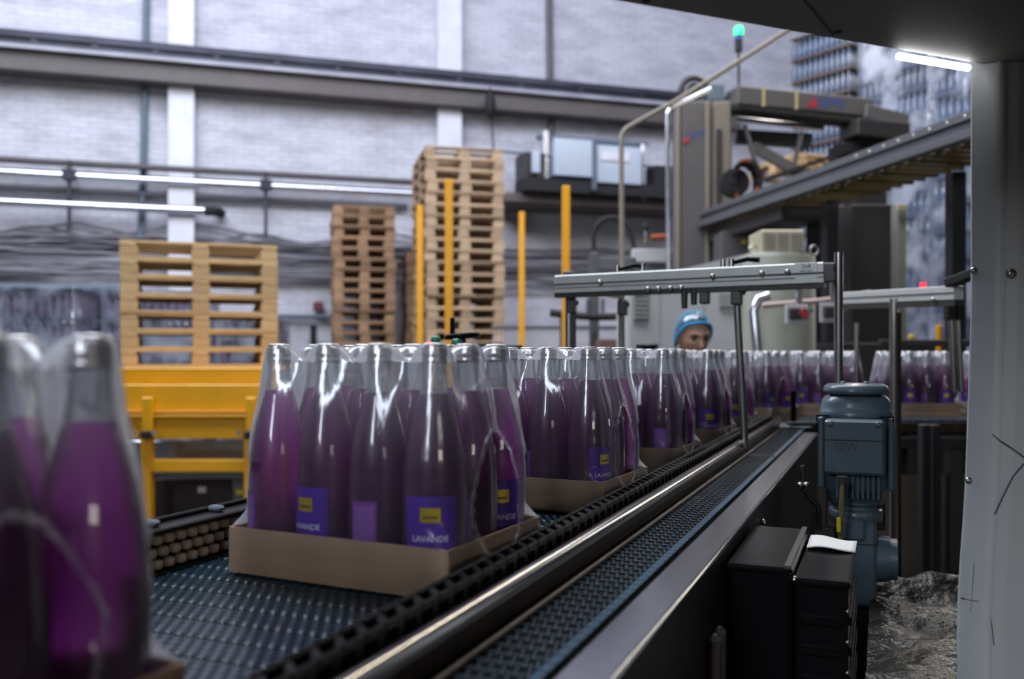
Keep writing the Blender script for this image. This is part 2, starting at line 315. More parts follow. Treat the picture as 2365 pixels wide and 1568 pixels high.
def inst(name, me, parent=None, loc=None, rotz=None):
    o = bpy.data.objects.new(name, me); COL.objects.link(o)
    if parent: o.parent = parent
    if loc is not None: o.location = loc
    if rotz is not None: o.rotation_euler = (0, 0, rotz)
    return o
def tag(o, label=None, cat=None, group=None, kind=None):
    if label: o['label'] = label
    if cat: o['category'] = cat
    if group: o['group'] = group
    if kind: o['kind'] = kind
    return o
def thing(name, label, cat, loc=(0, 0, 0), rotz=0.0, group=None):
    o = bpy.data.objects.new(name, None); COL.objects.link(o); o.empty_display_size = 0.05
    o.location = loc; o.rotation_euler = (0, 0, rotz); return tag(o, label, cat, group)
def copy_tree(o, parent=None):
    c = o.copy(); COL.objects.link(c); c.parent = parent
    for ch in o.children: copy_tree(ch, c)
    return c
def text_geo(body, size):
    cu = bpy.data.curves.new('t', 'FONT'); cu.body = body; cu.size = size; cu.align_x = 'CENTER'; cu.align_y = 'CENTER'; cu.resolution_u = 3
    o = bpy.data.objects.new('t', cu); COL.objects.link(o); bpy.context.view_layer.update()
    me = bpy.data.meshes.new_from_object(o.evaluated_get(bpy.context.evaluated_depsgraph_get()))
    vs = [v.co.copy() for v in me.vertices]; fs = [tuple(p.vertices) for p in me.polygons]
    bpy.data.objects.remove(o); bpy.data.curves.remove(cu); bpy.data.meshes.remove(me)
    return vs, fs
ORD = ['first','second','third','fourth','fifth','sixth','seventh','eighth','ninth','tenth','eleventh','twelfth','thirteenth','fourteenth',
 'fifteenth','sixteenth','seventeenth','eighteenth','nineteenth','twentieth','twenty-first','twenty-second','twenty-third','twenty-fourth',
 'twenty-fifth','twenty-sixth','twenty-seventh','twenty-eighth','twenty-ninth','thirtieth']

# ------------------------------------------------------------------ the building
WD = Vector((0.956, 0.294, 0)).normalized(); WN = Vector((WD.y, -WD.x, 0)); W0 = Vector((-4.84, 13.0, 0))
WROT = math.atan2(WD.y, WD.x)
def wallP(px, py, off=0.0):
    k = (px-CX)/F; Y = (off + WN.dot(W0))/(WN.x*k + WN.y)
    return P(px, py, Y)
def wallS(px, z, off=0.0):
    q = wallP(px, 818, off); q.z = z; return q
fl = MB().box((0, 8, -0.05), (40, 40, 0.1)).build('floor', M_FLOOR); tag(fl, 'dark concrete factory floor', 'floor', kind='structure')
wb = MB().box((0, 0.2, 4.6), (34, 0.4, 9.4)).build('wall_back', M_WALL); wb.location = W0 + WD*5; wb.rotation_euler.z = WROT
tag(wb, 'long whitewashed brick wall behind the pallet stacks', 'wall', kind='structure')
def wall_local(q): return Matrix.Rotation(-WROT, 4, 'Z') @ (q - wb.location)
for px0, px1 in ((390, 450), (1006, 1060)):
    a = wall_local(wallS(px0, 0)); b = wall_local(wallS(px1, 0))
    p_ = MB().box(((a.x+b.x)/2, -0.10, 4.6), (b.x-a.x, 0.22, 9.2), bev=0.01).build('pilaster', M_PILW, wb)

def along(px0, px1, z, off, n=2): return [wallS(px0+(px1-px0)*i/(n-1), z, off) for i in range(n)]
# crane runway beam on the wall
rb = thing('crane_runway_beam', 'dark steel crane beam running along the upper brick wall', 'beam', wallS(600, 0, 0.2))
inv = Matrix.Translation(-rb.location)
def wbar(parent, name, px0, px1, zc, off, wd, ht, m, bev=0.0):
    a = wallS(px0, zc, off)-parent.location; b = wallS(px1, zc, off)-parent.location
    return MB().bar(a, b, wd, ht, bev).build(name, m, parent)
wbar(rb, 'beam_web', -260, 1700, 5.36, 0.20, 0.36, 0.26, M_BEAM)
wbar(rb, 'flange', -260, 1700, 5.515, 0.26, 0.44, 0.05, M_BEAMW)
wbar(rb, 'lower_rail', -260, 1700, 5.575, 0.30, 0.26, 0.07, M_BEAMD)
mid = MB()
for i in range(14): mid.box(wallS(-200+i*140, 5.64, 0.30)-rb.location, (0.08, 0.10, 0.08), WROT)
mid.build('rail_clip', M_PIPED, rb)
wbar(rb, 'crane_rail', -260, 1700, 5.71, 0.30, 0.14, 0.12, M_BEAMD, 0.02)
# wall pipes
def pipe(name, label, pts, r, m, n=10, cat='pipe', group=None):
    o = thing(name, label, cat, pts[0], group=group); MB().tube([Vector(p)-Vector(pts[0]) for p in pts], r, n).build('tube', m, o); return o
pv = pipe('vertical_pipe', 'blue-grey vertical pipe crossing the wall left of the pilaster', [wallP(339, -60, 0.08), wallP(331, 400, 0.08), wallP(322, 640, 0.08)], 0.045, M_PIPEB)
pv2 = pipe('vertical_pipe', 'dark vertical pipe on the wall above the pale blue air unit', [wallP(1268, -60, 0.08), wallP(1271, 230, 0.08), wallP(1275, 352, 0.08)], 0.05, M_PIPED)
pipe('wall_conduit', 'dark brown conduit just above the long silver pipe', along(-120, 960, 4.055, 0.2, 6), 0.045, M_PIPED)
s1 = pipe('silver_pipe', 'long silver pipe along the wall behind the pallets', along(-120, 960, 3.875, 0.25, 6), 0.055, M_PIPES, 14)
for px in (160, 614):
    q = wallS(px, 3.6, 0.3)-s1.location; h = MB(); h.box(q, (0.05, 0.05, 0.95), WROT); h.box(q+Vector((0, 0, 0.28)), (0.16, 0.14, 0.14), WROT); h.build('hanger', M_BEAMD, s1)
s2 = pipe('silver_pipe', 'shorter silver pipe ending in a black elbow on the wall', along(-120, 474, 3.475, 0.28, 5), 0.055, M_PIPES, 14)
el = MB(); e0 = wallS(472, 3.475, 0.28)-s2.location; el.tube([e0, e0+WD*0.12, e0+WD*0.2+WN*-0.05, e0+WD*0.22+WN*-0.2], 0.07, 10); el.build('elbow', M_BLACKM, s2)
pipe('grey_pipe', 'thin grey pipe just under the long silver pipe', along(-120, 940, 3.70, 0.1, 5), 0.04, M_CABLE)
pipe('grey_pipe', 'dark grey pipe low on the wall above the wrapped bottle loads', along(-120, 300, 2.36, 0.1, 4), 0.05, M_PIPEB)
# cables sagging along the wall
def cable(px0, px1, z, off, r, sag, label, group, n=26, seed=0):
    rr = random.Random(seed); ph = rr.random()*6; per = 150+rr.random()*90
    pts = []
    for i in range(n):
        px = px0+(px1-px0)*i/(n-1); pts.append(wallS(px, z - sag*abs(math.sin(px/per+ph)) + rr.uniform(-.012, .012), off))
    return pipe('wall_cable', label, pts, r, M_CABLE, 6, 'cable', group)
for i in range(9): cable(-120, 960, 2.56+i*0.068, 0.10+0.02*(i % 3), 0.020+0.006*(i % 2), 0.05+0.012*(i % 4), ORD[8-i]+' cable from the top of the bundle left of the tallest pallets', 'wall cables left of the tall pallet stack', seed=i)
for i in range(5): cable(-120, 960, 3.10+i*0.055, 0.10, 0.022, 0.16+0.03*i, ORD[4-i]+' drooping cable counted down from the silver pipes', 'drooping cables under the silver pipes', seed=20+i)
for i in range(8): cable(1150, 1600, 2.55+i*0.085, 0.10+0.02*(i % 3), 0.022+0.01*(i % 2), 0.07, ORD[7-i]+' cable from the top of the bundle right of the tallest pallets', 'wall cables right of the tall pallet stack', 18, seed=40+i)
tag(MB().box(wallP(735, 708, 0.1), (0.14, 0.1, 0.14), WROT, 0.01).build('junction_box', M_RED), 'small dark red box on the wall left of the brown pallet stack', 'box')
pipe('grey_pipe', 'blue-grey pipe low on the wall left of the brown pallets', along(640, 780, 2.0, 0.1, 3), 0.035, M_PIPEB)
tag(MB().box(wallP(724, 790, 0.3), (0.09, 0.1, 0.5), WROT, 0.01).build('floor_post', M_BLACKM), 'short black post standing by the wall left of brown pallets', 'post')
tag(MB().lathe([(0.01, 0.25), (0.07, 0.1), (0.09, -0.1), (0.05, -0.2), (0.0, -0.22)], 10, wallP(1132, 240, 0.6)).build('hanging_lamp', M_BLACKM), 'small dark lamp on the wall above the tall pallets', 'lamp')
pipe('lamp_cord', 'thin dark cord hanging from the small wall lamp', [wallP(1133, 250, 0.6), wallP(1140, 345, 0.6)], 0.015, M_BLACKM, 6, 'cord')

# ------------------------------------------------------------------ mezzanine unit on the wall
az = 15.0
au = thing('air_unit', 'pale blue two-panel air unit hung high on the wall', 'air unit', wallP(1360, 452, 0.3))
def rel(o, q): return q-o.location
def wquad(o, name, px0, px1, z0, z1, off, dep, m, bev=0.01):
    a = wallS(px0, 0, off); b = wallS(px1, 0, off); c = (a+b)/2; c.z = (z0+z1)/2
    return MB().box(c-o.location, ((b-a).length, dep, z1-z0), WROT, bev).build(name, m, o)
wquad(au, 'panel', 1268, 1357, 4.10, 4.66, 0.9, 0.5, M_LIGHTB); wquad(au, 'panel', 1364, 1466, 4.03, 4.60, 0.9, 0.5, M_LIGHTB)
wquad(au, 'frame_post', 1252, 1265, 3.98, 4.80, 0.95, 0.12, M_PIPES); wquad(au, 'frame_post', 1478, 1489, 3.84, 4.70, 0.95, 0.12, M_PIPES)
wquad(au, 'top_rail', 1240, 1495, 4.66, 4.73, 0.95, 0.1, M_PIPEB); wquad(au, 'underframe', 1200, 1560, 3.86, 4.06, 0.85, 0.5, M_BLACKM); wquad(au, 'side_motor', 1200, 1248, 4.0, 4.45, 0.8, 0.45, M_GREYD)
wquad(au, 'side_motor', 1496, 1562, 3.90, 4.38, 0.8, 0.45, M_BLACKM); wquad(au, 'end_cover', 1228, 1246, 4.12, 4.45, 1.1, 0.1, M_LIGHTB); wquad(au, 'divider', 1357, 1364, 3.9, 4.66, 0.96, 0.5, M_PIPEB)
led = wquad(au, 'ledge', 1150, 1580, 3.72, 3.86, 0.45, 0.9, M_BEAM); wquad(au, 'label_plate', 1388, 1455, 4.36, 4.5, 1.16, 0.03, M_PILW)
pipe('guard_rail', 'thin grey guard rail above the pale blue air unit', [wallP(1150, 349, 1.0), wallP(1580, 392, 1.0)], 0.02, M_PIPEB, 6, 'rail')

# ------------------------------------------------------------------ pallets
def pallet_meshes(L, D, m, sq=0.1):
    tb = MB().box((0, 0, 0), (L, 0.115, 0.022), bev=0.003).mesh('deck_board', m); sb = MB().box((0, 0, 0), (0.12, D, 0.022), bev=0.003).mesh('stringer_board', m)
    bl = MB().box((0, 0, 0), (0.135, 0.11, 0.078), bev=0.004).mesh('block', m); bb = MB().box((0, 0, 0), (L, 0.105, 0.022), bev=0.003).mesh('bottom_board', m)
    return tb, sb, bl, bb, L, D
def make_pallet(pm, label, loc, rz, group, seed):
    tb, sb, bl, bb, L, D = pm; rr = random.Random(seed)
    t = thing('wooden_pallet', label, 'pallet', loc, rz, group)
    for y in (-1, 0, 1): inst('bottom_board', bb, t, (0, y*(D/2-.055), 0.011))
    for y in (-1, 0, 1):
        for x in (-1, 0, 1): inst('block', bl, t, (x*(L/2-.07), y*(D/2-.057), 0.0612))
    for x in (-1, 0, 1): inst('stringer_board', sb, t, (x*(L/2-.065), 0, 0.1114))
    for k in range(5): inst('deck_board', tb, t, (0, -D/2+.06+k*(D-.12)/4, 0.1335))
    return t
PH = 0.1446
PM_NEW = pallet_meshes(1.22, 0.8, M_WOODP); PM_TALL = pallet_meshes(1.0, 1.25, M_WOOD); PM_BR = pallet_meshes(0.84, 1.0, M_WOODB)
def stack(pm, n, base, rz, phrase, group, jit, seed):
    rr = random.Random(seed)
    for k in range(n):
        lab = ('topmost' if k == n-1 else ORD[n-1-k]) + (' wooden pallet of ' if k == n-1 else ' wooden pallet from the top of ') + phrase
        make_pallet(pm, lab, Vector(base)+Vector((rr.uniform(-jit, jit), rr.uniform(-jit, jit), k*PH)), rz+rr.uniform(-jit, jit), group, seed+k)
Yp = 7.35; bz = CAMZ-(848-HY)/F*Yp
stack(PM_NEW, 7, ((460-CX)/F*(Yp+.4), Yp+.42, bz), math.radians(20), 'the pale stack on the yellow machine', 'pale pallets on the yellow machine', 0.006, 100)
stack(PM_TALL, 28, (-.737, 12.06, 0.0), math.radians(14), 'the tallest pallet stack', 'pallets of the tallest stack', 0.016, 200)
stack(PM_BR, 24, ((836-CX)/F*12.9, 12.9, 0.0), math.radians(13), 'the brown stack left of the tallest', 'pallets of the brown stack', 0.016, 300)
stack(pallet_meshes(0.70, 0.62, M_WOODB), 20, (-1.22, 13.25, 0.0), math.radians(12), 'the stack half hidden behind the tallest', 'pallets of the half hidden stack', 0.012, 400)

# ------------------------------------------------------------------ pallet magazine (yellow machine and guide posts)
ym = thing('pallet_magazine', 'yellow pallet machine carrying the pale pallet stack', 'machine', ((440-CX)/F*6.9, 6.9, 0))
YM = ym.location
def ypart(name, px0, px1, py0, py1, Y, dep, m, bev=0.006, par=None):
    a = P(px0, py0, Y); b = P(px1, py1, Y); c = (a+b)/2; c.y = Y+dep/2
    return MB().box(c-YM if par is None else c-YM, (b.x-a.x, dep, a.z-b.z), None, bev).build(name, m, par or ym)
ypart('upper_panel', 262, 640, 850, 888, 6.98, 0.06, M_YEL); ypart('upper_panel', 262, 640, 888, 948, 6.90, 0.06, M_YEL)
ypart('channel_rail', 262, 640, 949, 953, 6.86, 0.08, M_YEL, 0.002); ypart('channel_rail', 262, 640, 958, 964, 6.84, 0.08, M_YEL, 0.002)
ypart('channel_back', 262, 640, 946, 968, 6.93, 0.05, M_YEL); ypart('lower_panel', 275, 640, 966, 1013, 6.88, 0.08, M_YEL)
for px in (338, 578):
    ypart('bracket', px-11, px+11, 918, 1000, 6.80, 0.06, M_YEL); ypart('leg', px-15, px+9, 1012, 1262, 6.86, 0.09, M_YEL)
    ypart('clamp_block', px-14, px+6, 996, 1014, 6.76, 0.08, M_BLACKM)
    for dx in (-26, 18):
        b_ = MB().cyl(P(px+dx, 1000, 6.78)-YM, P(px+dx, 1000, 6.72)-YM, 0.02, n=8); b_.build('bolt', M_STUD, ym)
ypart('cross_bar', 330, 640, 1062, 1090, 6.88, 0.08, M_YEL); ypart('rear_plate', 262, 640, 1018, 1064, 7.25, 0.05, M_STEEL); ypart('grey_beam', 340, 640, 1092, 1106, 7.0, 0.1, M_CONVO)
ypart('table_frame', 262, 640, 850.5, 856, 6.98, 1.4, M_YEL)
ypart('dark_drive_cover', 345, 535, 1106, 1255, 7.4, 0.5, M_RED.copy() if False else mat('dark_brown_cover', (0.022, 0.012, 0.010), 0.5))
ypart('side_cover', 537, 575, 1100, 1255, 7.2, 0.3, M_CONVO); ypart('yellow_sticker', 545, 560, 1132, 1142, 7.19, 0.01, M_YTAG, 0.001); ypart('white_sticker', 457, 475, 1124, 1138, 7.39, 0.01, M_PRINT, 0.001)
for px, pt, Y, hw, what in ((1037, 415, 7.1, .031, 'thick yellow guide post in front of the tallest pallets'), (1307, 430, 7.1, .030, 'yellow guide post just behind the left end of the aluminium beam'),
                    (970, 475, 8.7, .030, 'thinner yellow guide post at the left edge of the tallest pallets'), (1205, 490, 9.1, .029, 'thinner yellow guide post right of the tallest pallets')):
    t = thing('guide_post', what, 'post', ((px-CX)/F*Y, Y, 0), group='yellow guide posts')
    z = CAMZ-(pt-HY)/F*Y; MB().box((0, 0, z/2), (hw*2, hw*2, z), bev=.006).build('post', M_YELO, t); MB().box((0, 0, .01), (.18, .18, .02)).build('foot_plate', M_YELO, t)

# ------------------------------------------------------------------ wrapped bottle loads
def bottle_layer_mesh(nx, ny, dx, h, m, name):
    mb = MB(); pr = [(.40*dx, 0), (.46*dx, .02), (.46*dx, h*.55), (.17*dx, h*.80), (.17*dx, h*.97)]
    for i in range(nx):
        for j in range(ny):
            if 0 < i < nx-1 and 0 < j < ny-1: continue
            mb.lathe(pr, 8, ((i-(nx-1)/2)*dx, (j-(ny-1)/2)*dx, 0))
    mb.box((0, 0, h*.40), ((nx-2)*dx, (ny-2)*dx, h*.8))
    return mb.mesh(name, m)
def bottle_load(label, loc, rz, nx, ny, dx, h, layers, mg, ms, group, wrap=True):
    t = thing('wrapped_bottle_load', label, 'bottle load', loc, rz, group); key = (nx, ny, dx, h, mg.name)
    if key not in LM: LM[key] = (bottle_layer_mesh(nx, ny, dx, h, mg, 'bottle_layer'), MB().box((0, 0, 0), (nx*dx+.02, ny*dx+.02, .014)).mesh('separator_sheet', ms))
    bl, sp = LM[key]
    for k in range(layers):
        o = inst('bottle_layer', bl, t, (0, 0, .02+k*(h+.016))); o['kind'] = 'stuff'; inst('separator_sheet', sp, t, (0, 0, .02+k*(h+.016)-.008))
    H = .02+layers*(h+.016); inst('separator_sheet', sp, t, (0, 0, H))
    if wrap:
        hx, hy = nx*dx/2+.02, ny*dx/2+.02; n = 40; mb = MB(); rr = random.Random(int(hx*1000)); vs = []
        nz = int(H/.12)
        for k in range(nz+1):
            for i in range(n):
                a = 2*math.pi*i/n; c, s = math.cos(a), math.sin(a); q = max(abs(c), abs(s)); e = 1+rr.uniform(-.012, .006)
                vs.append((max(-hx, min(hx, c/q*hx*1.05))*e, max(-hy, min(hy, s/q*hy*1.05))*e, .01+(H+.02)*k/nz))
        mb.add(vs, [(k*n+i, k*n+(i+1) % n, (k+1)*n+(i+1) % n, (k+1)*n+i) for k in range(nz) for i in range(n)], True)
        mb.build('wrap_film', M_WRAP, t)
    return t
LM = {}
bottle_load('film-wrapped bottle load at the far left above the blurred bottle', ((97-CX)/F*10, 10.3, 0), math.radians(4), 9, 9, .09, .29, 7, M_BGLASS, M_SEPB, 'film-wrapped bottle loads by the wall')
bottle_load('film-wrapped bottle load half behind the pale pallet stack', ((345-CX)/F*10.4, 10.8, 0), math.radians(4), 12, 9, .09, .29, 7, M_BGLASS, M_SEPB, 'film-wrapped bottle loads by the wall')
bottle_load('film-wrapped bottle load behind the right of the pale pallets', ((560-CX)/F*10.4, 10.9, 0), math.radians(4), 7, 9, .09, .29, 6, M_BGLASS, M_SEPB, 'film-wrapped bottle loads by the wall')
bottle_load('tall bottle stack with a plain dark side behind the palletizer boom', ((1950-CX)/F*13.2, 13.2, 0), math.radians(35), 13, 11, .09, .30, 19, M_BGLASS2, M_SEP, 'tall wrapped bottle stacks', False)
bottle_load('tall shiny bottle stack between the dark stack and the white column', ((2115-CX)/F*11.8, 11.8, 0), math.radians(33), 9, 12, .09, .30, 19, M_BGLASS2, M_SEPB, 'tall wrapped bottle stacks')
bottle_load('tall shiny bottle stack right beside the white column', ((2300-CX)/F*10.4, 10.4, 0), math.radians(33), 9, 12, .09, .30, 19, M_BGLASS2, M_SEPB, 'tall wrapped bottle stacks')

# ------------------------------------------------------------------ palletizer
Yg = 8.0
pal = thing('palletizer', 'grey palletizer tower with long boom and logos', 'machine', ((1630-CX)/F*Yg, Yg, 0)); PL = pal.location
gz = lambda py, Y=Yg: CAMZ-(py-HY)/F*Y
gx = lambda px, Y=Yg: (px-CX)/F*Y
def gbox(name, px0, px1, z0, z1, Y, dep, m, bev=.008, par=None):
    return MB().box(Vector(((gx(px0, Y)+gx(px1, Y))/2, Y+dep/2, (z0+z1)/2))-PL, (gx(px1, Y)-gx(px0, Y), dep, z1-z0), None, bev).build(name, m, par or pal)
tw = gbox('tower', 1573, 1690, 0, gz(232), Yg, .45, M_GREY)
gbox('tower_front_cover', 1574, 1634, .1, gz(236), Yg-.03, .03, M_GREY, par=None); gbox('corner_trim', 1563, 1572, 0, gz(228), Yg-.03, .1, M_GREYB); gbox('corner_trim', 1630, 1640, 0, gz(238), Yg-.05, .05, M_GREYB)
gbox('tower_side_cover', 1648, 1688, .1, gz(236), Yg-.03, .03, M_GREYB); gbox('cable_duct', 1655, 1668, .1, gz(300), Yg-.06, .03, M_GREYD)
gbox('drive_box', 1637, 1674, gz(232), gz(194), Yg, .3, M_PIPEB)
fan = MB(); fc = P(1603, 210, Yg+.1)-PL
fan.tube([fc+Vector((math.cos(a)*.115, 0, math.sin(a)*.115)) for a in [2*math.pi*k/24 for k in range(24)]], .028, 8, True); fan.cyl(fc+Vector((0, -.03, 0)), fc+Vector((0, .08, 0)), .07, n=14); fan.build('drive_wheel', M_GREYD, pal)
a0 = P(1690, 226, Yg); a1 = P(2000, 256, Yg+.35)
bm_ = MB().bar(a0-PL, a1-PL, .22, .165, .01).build('boom', M_GREY, pal)
MB().bar(P(1985, 262, Yg+.3)-PL, P(2085, 285, Yg+.4)-PL, .2, .13, .01).build('boom_head', M_GREY, pal)
MB().bar(P(1690, 253, Yg)-PL, P(2070, 296, Yg+.4)-PL, .20, .045, .005).build('boom_rail', M_BLACKM, pal)
MB().bar(P(1700, 276, Yg+.2)-PL, P(1900, 296, Yg+.4)-PL, .06, .04, .004).build('lower_boom', M_PIPES, pal)
MB().bar(P(1960, 300, Yg+.2)-PL, P(2080, 312, Yg+.3)-PL, .3, .15, .01).build('carriage', M_GREYD, pal)
gbox('gripper_column', 1975, 2050, gz(690), gz(300), Yg+.25, .3, M_GREYD); gbox('carriage_plate', 1935, 2072, gz(360), gz(318), Yg+.2, .25, M_BLACKM)
for px in (1752, 1826):
    q0 = a0.lerp(a1, (px-1690)/310); MB().box(q0-PL+Vector((0, -.112, 0)), (.035, .008, .165)).build('stripe', M_STRIPE, pal)
def flat_text(body, size, origin, xdir, updir, m, name, parent, off):
    vs, fs = text_geo(body, size); X = Vector(xdir).normalized(); U = Vector(updir).normalized(); Nn = X.cross(U)
    mb = MB(); mb.add([Vector(origin)+X*v.x+U*v.y+Nn*off for v in vs], fs); return mb.build(name, m, parent)
bd = (a1-a0).normalized(); q0 = a0.lerp(a1, (1902-1690)/310)-PL+Vector((0, -.112, 0))
flat_text('KEMS', .13, q0, bd, (0, 0, 1), M_LOGOB, 'logo_lettering', pal, .004)
def tri(q, X, s, m, name): 
    mb = MB(); X = Vector(X).normalized(); q = Vector(q)+Vector((0, -.006, 0))
    mb.add([q+X*-.5*s, q+X*.5*s, q+X*.35*s+Vector((0, 0, s))], [(0, 1, 2)]); mb.build(name, m, pal)
q1 = a0.lerp(a1, (1862-1690)/310)-PL+Vector((0, -.112, -.05)); tri(q1, bd, .11, M_LOGOR, 'logo_mark'); tri(q1+Vector((-.03, -.002, .03)), bd, .09, M_LOGOB, 'logo_mark')
q2 = P(1606, 312, Yg-.03)-PL; flat_text('KEMS', .085, q2, (1, 0, .28), (0, 0, 1), M_LOGOB, 'logo_lettering', pal, .006); tri(P(1583, 330, Yg-.035)-PL, (1, 0, .2), .07, M_LOGOR, 'logo_mark')
# energy chain drum
dr = MB(); dro = MB(); dc = P(1708, 420, Yg-.45)-PL
for k in range(14):
    a = 2*math.pi*k/14; rx, rz = .14, .165
    c = dc+Vector((math.cos(a)*rx*.75, 0, math.sin(a)*rz)); R = Matrix.Rotation(-a, 3, 'Y')
    dr.box(c+Vector((.06, .05, 0)), (.03, .20, .065), R); (dro if k in (3, 4, 9, 10, 11, 13) else dr).box(c+Vector((.03, -.06, 0)), (.016, .03, .05), R)
dr.cyl(dc+Vector((-.03, .02, 0)), dc+Vector((-.03, .1, 0)), .12, n=20); dr.build('energy_chain', M_BLACKM, pal); dro.build('orange_link', M_ORANGE, pal)
MB().bar(P(1720, 290, Yg)-PL, P(1752, 400, Yg-.3)-PL, .03, .03).build('strut', M_BLACKM, pal)
MB().bar(P(1738, 338, Yg+.1)-PL, P(1870, 412, Yg+.1)-PL, .05, .09).build('gripper_arm', M_GREY, pal); MB().bar(P(1850, 312, Yg+.1)-PL, P(1830, 400, Yg+.1)-PL, .035, .035).build('strut', M_GREY, pal)
MB().bar(P(1770, 415, Yg)-PL, P(1965, 345, Yg+.2)-PL, .04, .035).build('gripper_arm', M_GREYD, pal); MB().bar(P(1700, 316, Yg+.3)-PL, P(1870, 326, Yg+.3)-PL, .1, .12).build('cross_beam', M_GREYD, pal)
gbox('base_cover', 1666, 1800, gz(700), gz(552), Yg-.5, .3, M_GREY); gbox('warning_sticker', 1713, 1723, gz(580), gz(571), Yg-.52, .01, M_YTAG, .001)
# carried pallet behind the boom
make_pallet(PM_NEW, 'wooden pallet held under the palletizer gripper', P(1895, 412, 9.6), math.radians(20), None, 999)
# signal tower on the boom
st = thing('signal_tower', 'signal lamp on a thin pole with its top glowing green', 'signal lamp', P(1706, 206, Yg)); 
MB().cyl((0, 0, -.02), (0, 0, .34), .012, n=8).build('pole', M_BLACKM, st); MB().cyl((0, 0, .33), (0, 0, .43), .034, n=12).build('socket', M_BLACKM, st)
MB().cyl((0, 0, .43), (0, 0, .475), .036, n=12).build('dark_lens', M_LOGOB, st); MB().lathe([(.04, .475), (.042, .53), (.03, .55), (0, .555)], 14).build('green_lens', M_GLAMP, st)
# access railings in front of the tower
def rail(label, pts, r, m=M_POST): return pipe('access_railing', label, pts, r, m, 8, 'railing')
rail('thin steel tube railing rising over the palletizer', [P(1438, 900, 6.8), P(1435, 330, 6.8), P(1437, 308, 6.8), P(1448, 295, 6.8), P(1570, 228, 6.9), P(1850, 50, 7.1)], .019, M_GREYB)
pv3 = rail('upright silver railing tube left of the palletizer tower', [P(1547, 1100, 7.2), P(1542, 262, 7.2), P(1545, 250, 7.2), P(1640, 205, 7.4)], .018, M_PIPES)

# overhead conveyor
oc = thing('overhead_conveyor', 'grey overhead conveyor with chain mesh underside', 'conveyor', (1.61, 8.3, 0)); OC = oc.location
A = Vector((1.545, 8.6, CAMZ+1.185)); B = Vector((2.52, 4.05, CAMZ+1.185)); dv = (B-A).normalized(); nv_ = Vector((dv.y, -dv.x, 0))
if nv_.x > 0: nv_ = -nv_
MB().bar(A-OC, B-OC, .03, .155, .004).build('side_plate', M_CONVO, oc); MB().bar(A-OC+nv_*.02+Vector((0, 0, .03)), B-OC+nv_*.02+Vector((0, 0, .03)), .03, .012, .003).build('side_ridge', M_CONVO, oc)
MB().bar(A-OC+nv_*.03+Vector((0, 0, -.055)), B-OC+nv_*.03+Vector((0, 0, -.055)), .05, .045, .004).build('lower_lip', M_CONVO, oc); MB().bar(A-OC-nv_*.42, B-OC-nv_*.42, .03, .155, .004).build('side_plate', M_CONVO, oc)
lk = MB().box((0, 0, 0), (.40, .028, .02), Matrix.Rotation(-math.atan2(dv.x, dv.y), 3, 'Z')).mesh('mesh_bar', M_MESH)
for k in range(80):
    q = A.lerp(B, (k+.5)/80)-OC-nv_*.21+Vector((0, 0, -.09+.012*(k % 2))); inst('mesh_bar', lk, oc, q)
rv = MB().ball((0, 0, 0), .011, 8, 6).mesh('rivet', M_STUD)
for k in range(12): inst('rivet', rv, oc, A.lerp(B, .64+.03*k)-OC+nv_*.015+Vector((0, 0, .05)))
for t_ in (.38, .72):
    q = A.lerp(B, t_)-OC-nv_*.4; MB().box((q.x, q.y, (CAMZ+1.08)/2), (.09, .09, CAMZ+1.08), bev=.006).build('support_leg', M_BLACKM, oc)
MB().bar(A.lerp(B, .05)-OC-nv_*.2+Vector((0, 0, -.16)), A.lerp(B, .42)-OC-nv_*.2+Vector((0, 0, -.14)), .35, .12, .01).build('drive_cover', M_GREYD, oc)

# ------------------------------------------------------------------ shrink-wrap machine and cabinets
sw = thing('shrink_wrap_machine', 'white cabinet with sloping top behind the worker', 'machine', (1.3, 6.2, 0)); SW = sw.location
def sbox(name, px0, px1, z0, z1, Y, dep, m, bev=.008, par=None):
    return MB().box(Vector(((gx(px0, Y)+gx(px1, Y))/2, Y+dep/2, (z0+z1)/2))-SW, (gx(px1, Y)-gx(px0, Y), dep, z1-z0), None, bev).build(name, m, par or sw)
sbox('cabinet_body', 1452, 1738, .05, gz(668, 6.0), 6.0, .7, M_CABW)
mb = MB(); x0, x1 = gx(1452, 6.0)-SW.x, gx(1738, 6.0)-SW.x; zA, zB, zC = gz(668, 6.0), gz(650, 6.0), gz(583, 6.0)
mb.add([(x0, -.2, zA), (x1, -.2, zA), (x1, -.2, zC), (x0, -.2, zB), (x0, .5, zA), (x1, .5, zA), (x1, .5, zC), (x0, .5, zB)], [(0, 1, 2, 3), (5, 4, 7, 6), (3, 2, 6, 7), (1, 5, 6, 2), (4, 0, 3, 7)])
mb.build('sloping_top', M_CABW, sw)
for px0, px1, pa, pb in ((1463, 1499, 672, 742), (1662, 1728, 672, 712)):
    f_ = sbox('vent', px0, px1, gz(pb, 6.0), gz(pa, 6.0), 5.985, .015, M_VENT, .002)
    for k in range(6):
        zz = gz(pa+4+(pb-pa-8)*(k+.5)/6, 6.0); sbox('louvre', px0+3, px1-3, zz-.004, zz+.004, 5.97, .02, M_CABW, 0, sw)
sbox('door_seam', 1524, 1526, .2, gz(672, 6.0), 5.997, .006, M_VENT, 0); sbox('door_seam', 1625, 1627, .2, gz(672, 6.0), 5.997, .006, M_VENT, 0)
oh = thing('rounded_cabinet', 'olive-grey cabinet with rounded side and beige louvred top', 'cabinet', (gx(1825, 5.7), 5.9, 0)); OH = oh.location
r_ = .27; pts = []
mb = MB(); Hh = gz(592, 5.7)
out = [(-.24, .25), (-.24, -.2)] + [(-.02+.25*math.sin(a), -.2+.25-.25*math.cos(a)) for a in [math.pi/2*k/10 for k in range(11)]] + [(.23, .25)]
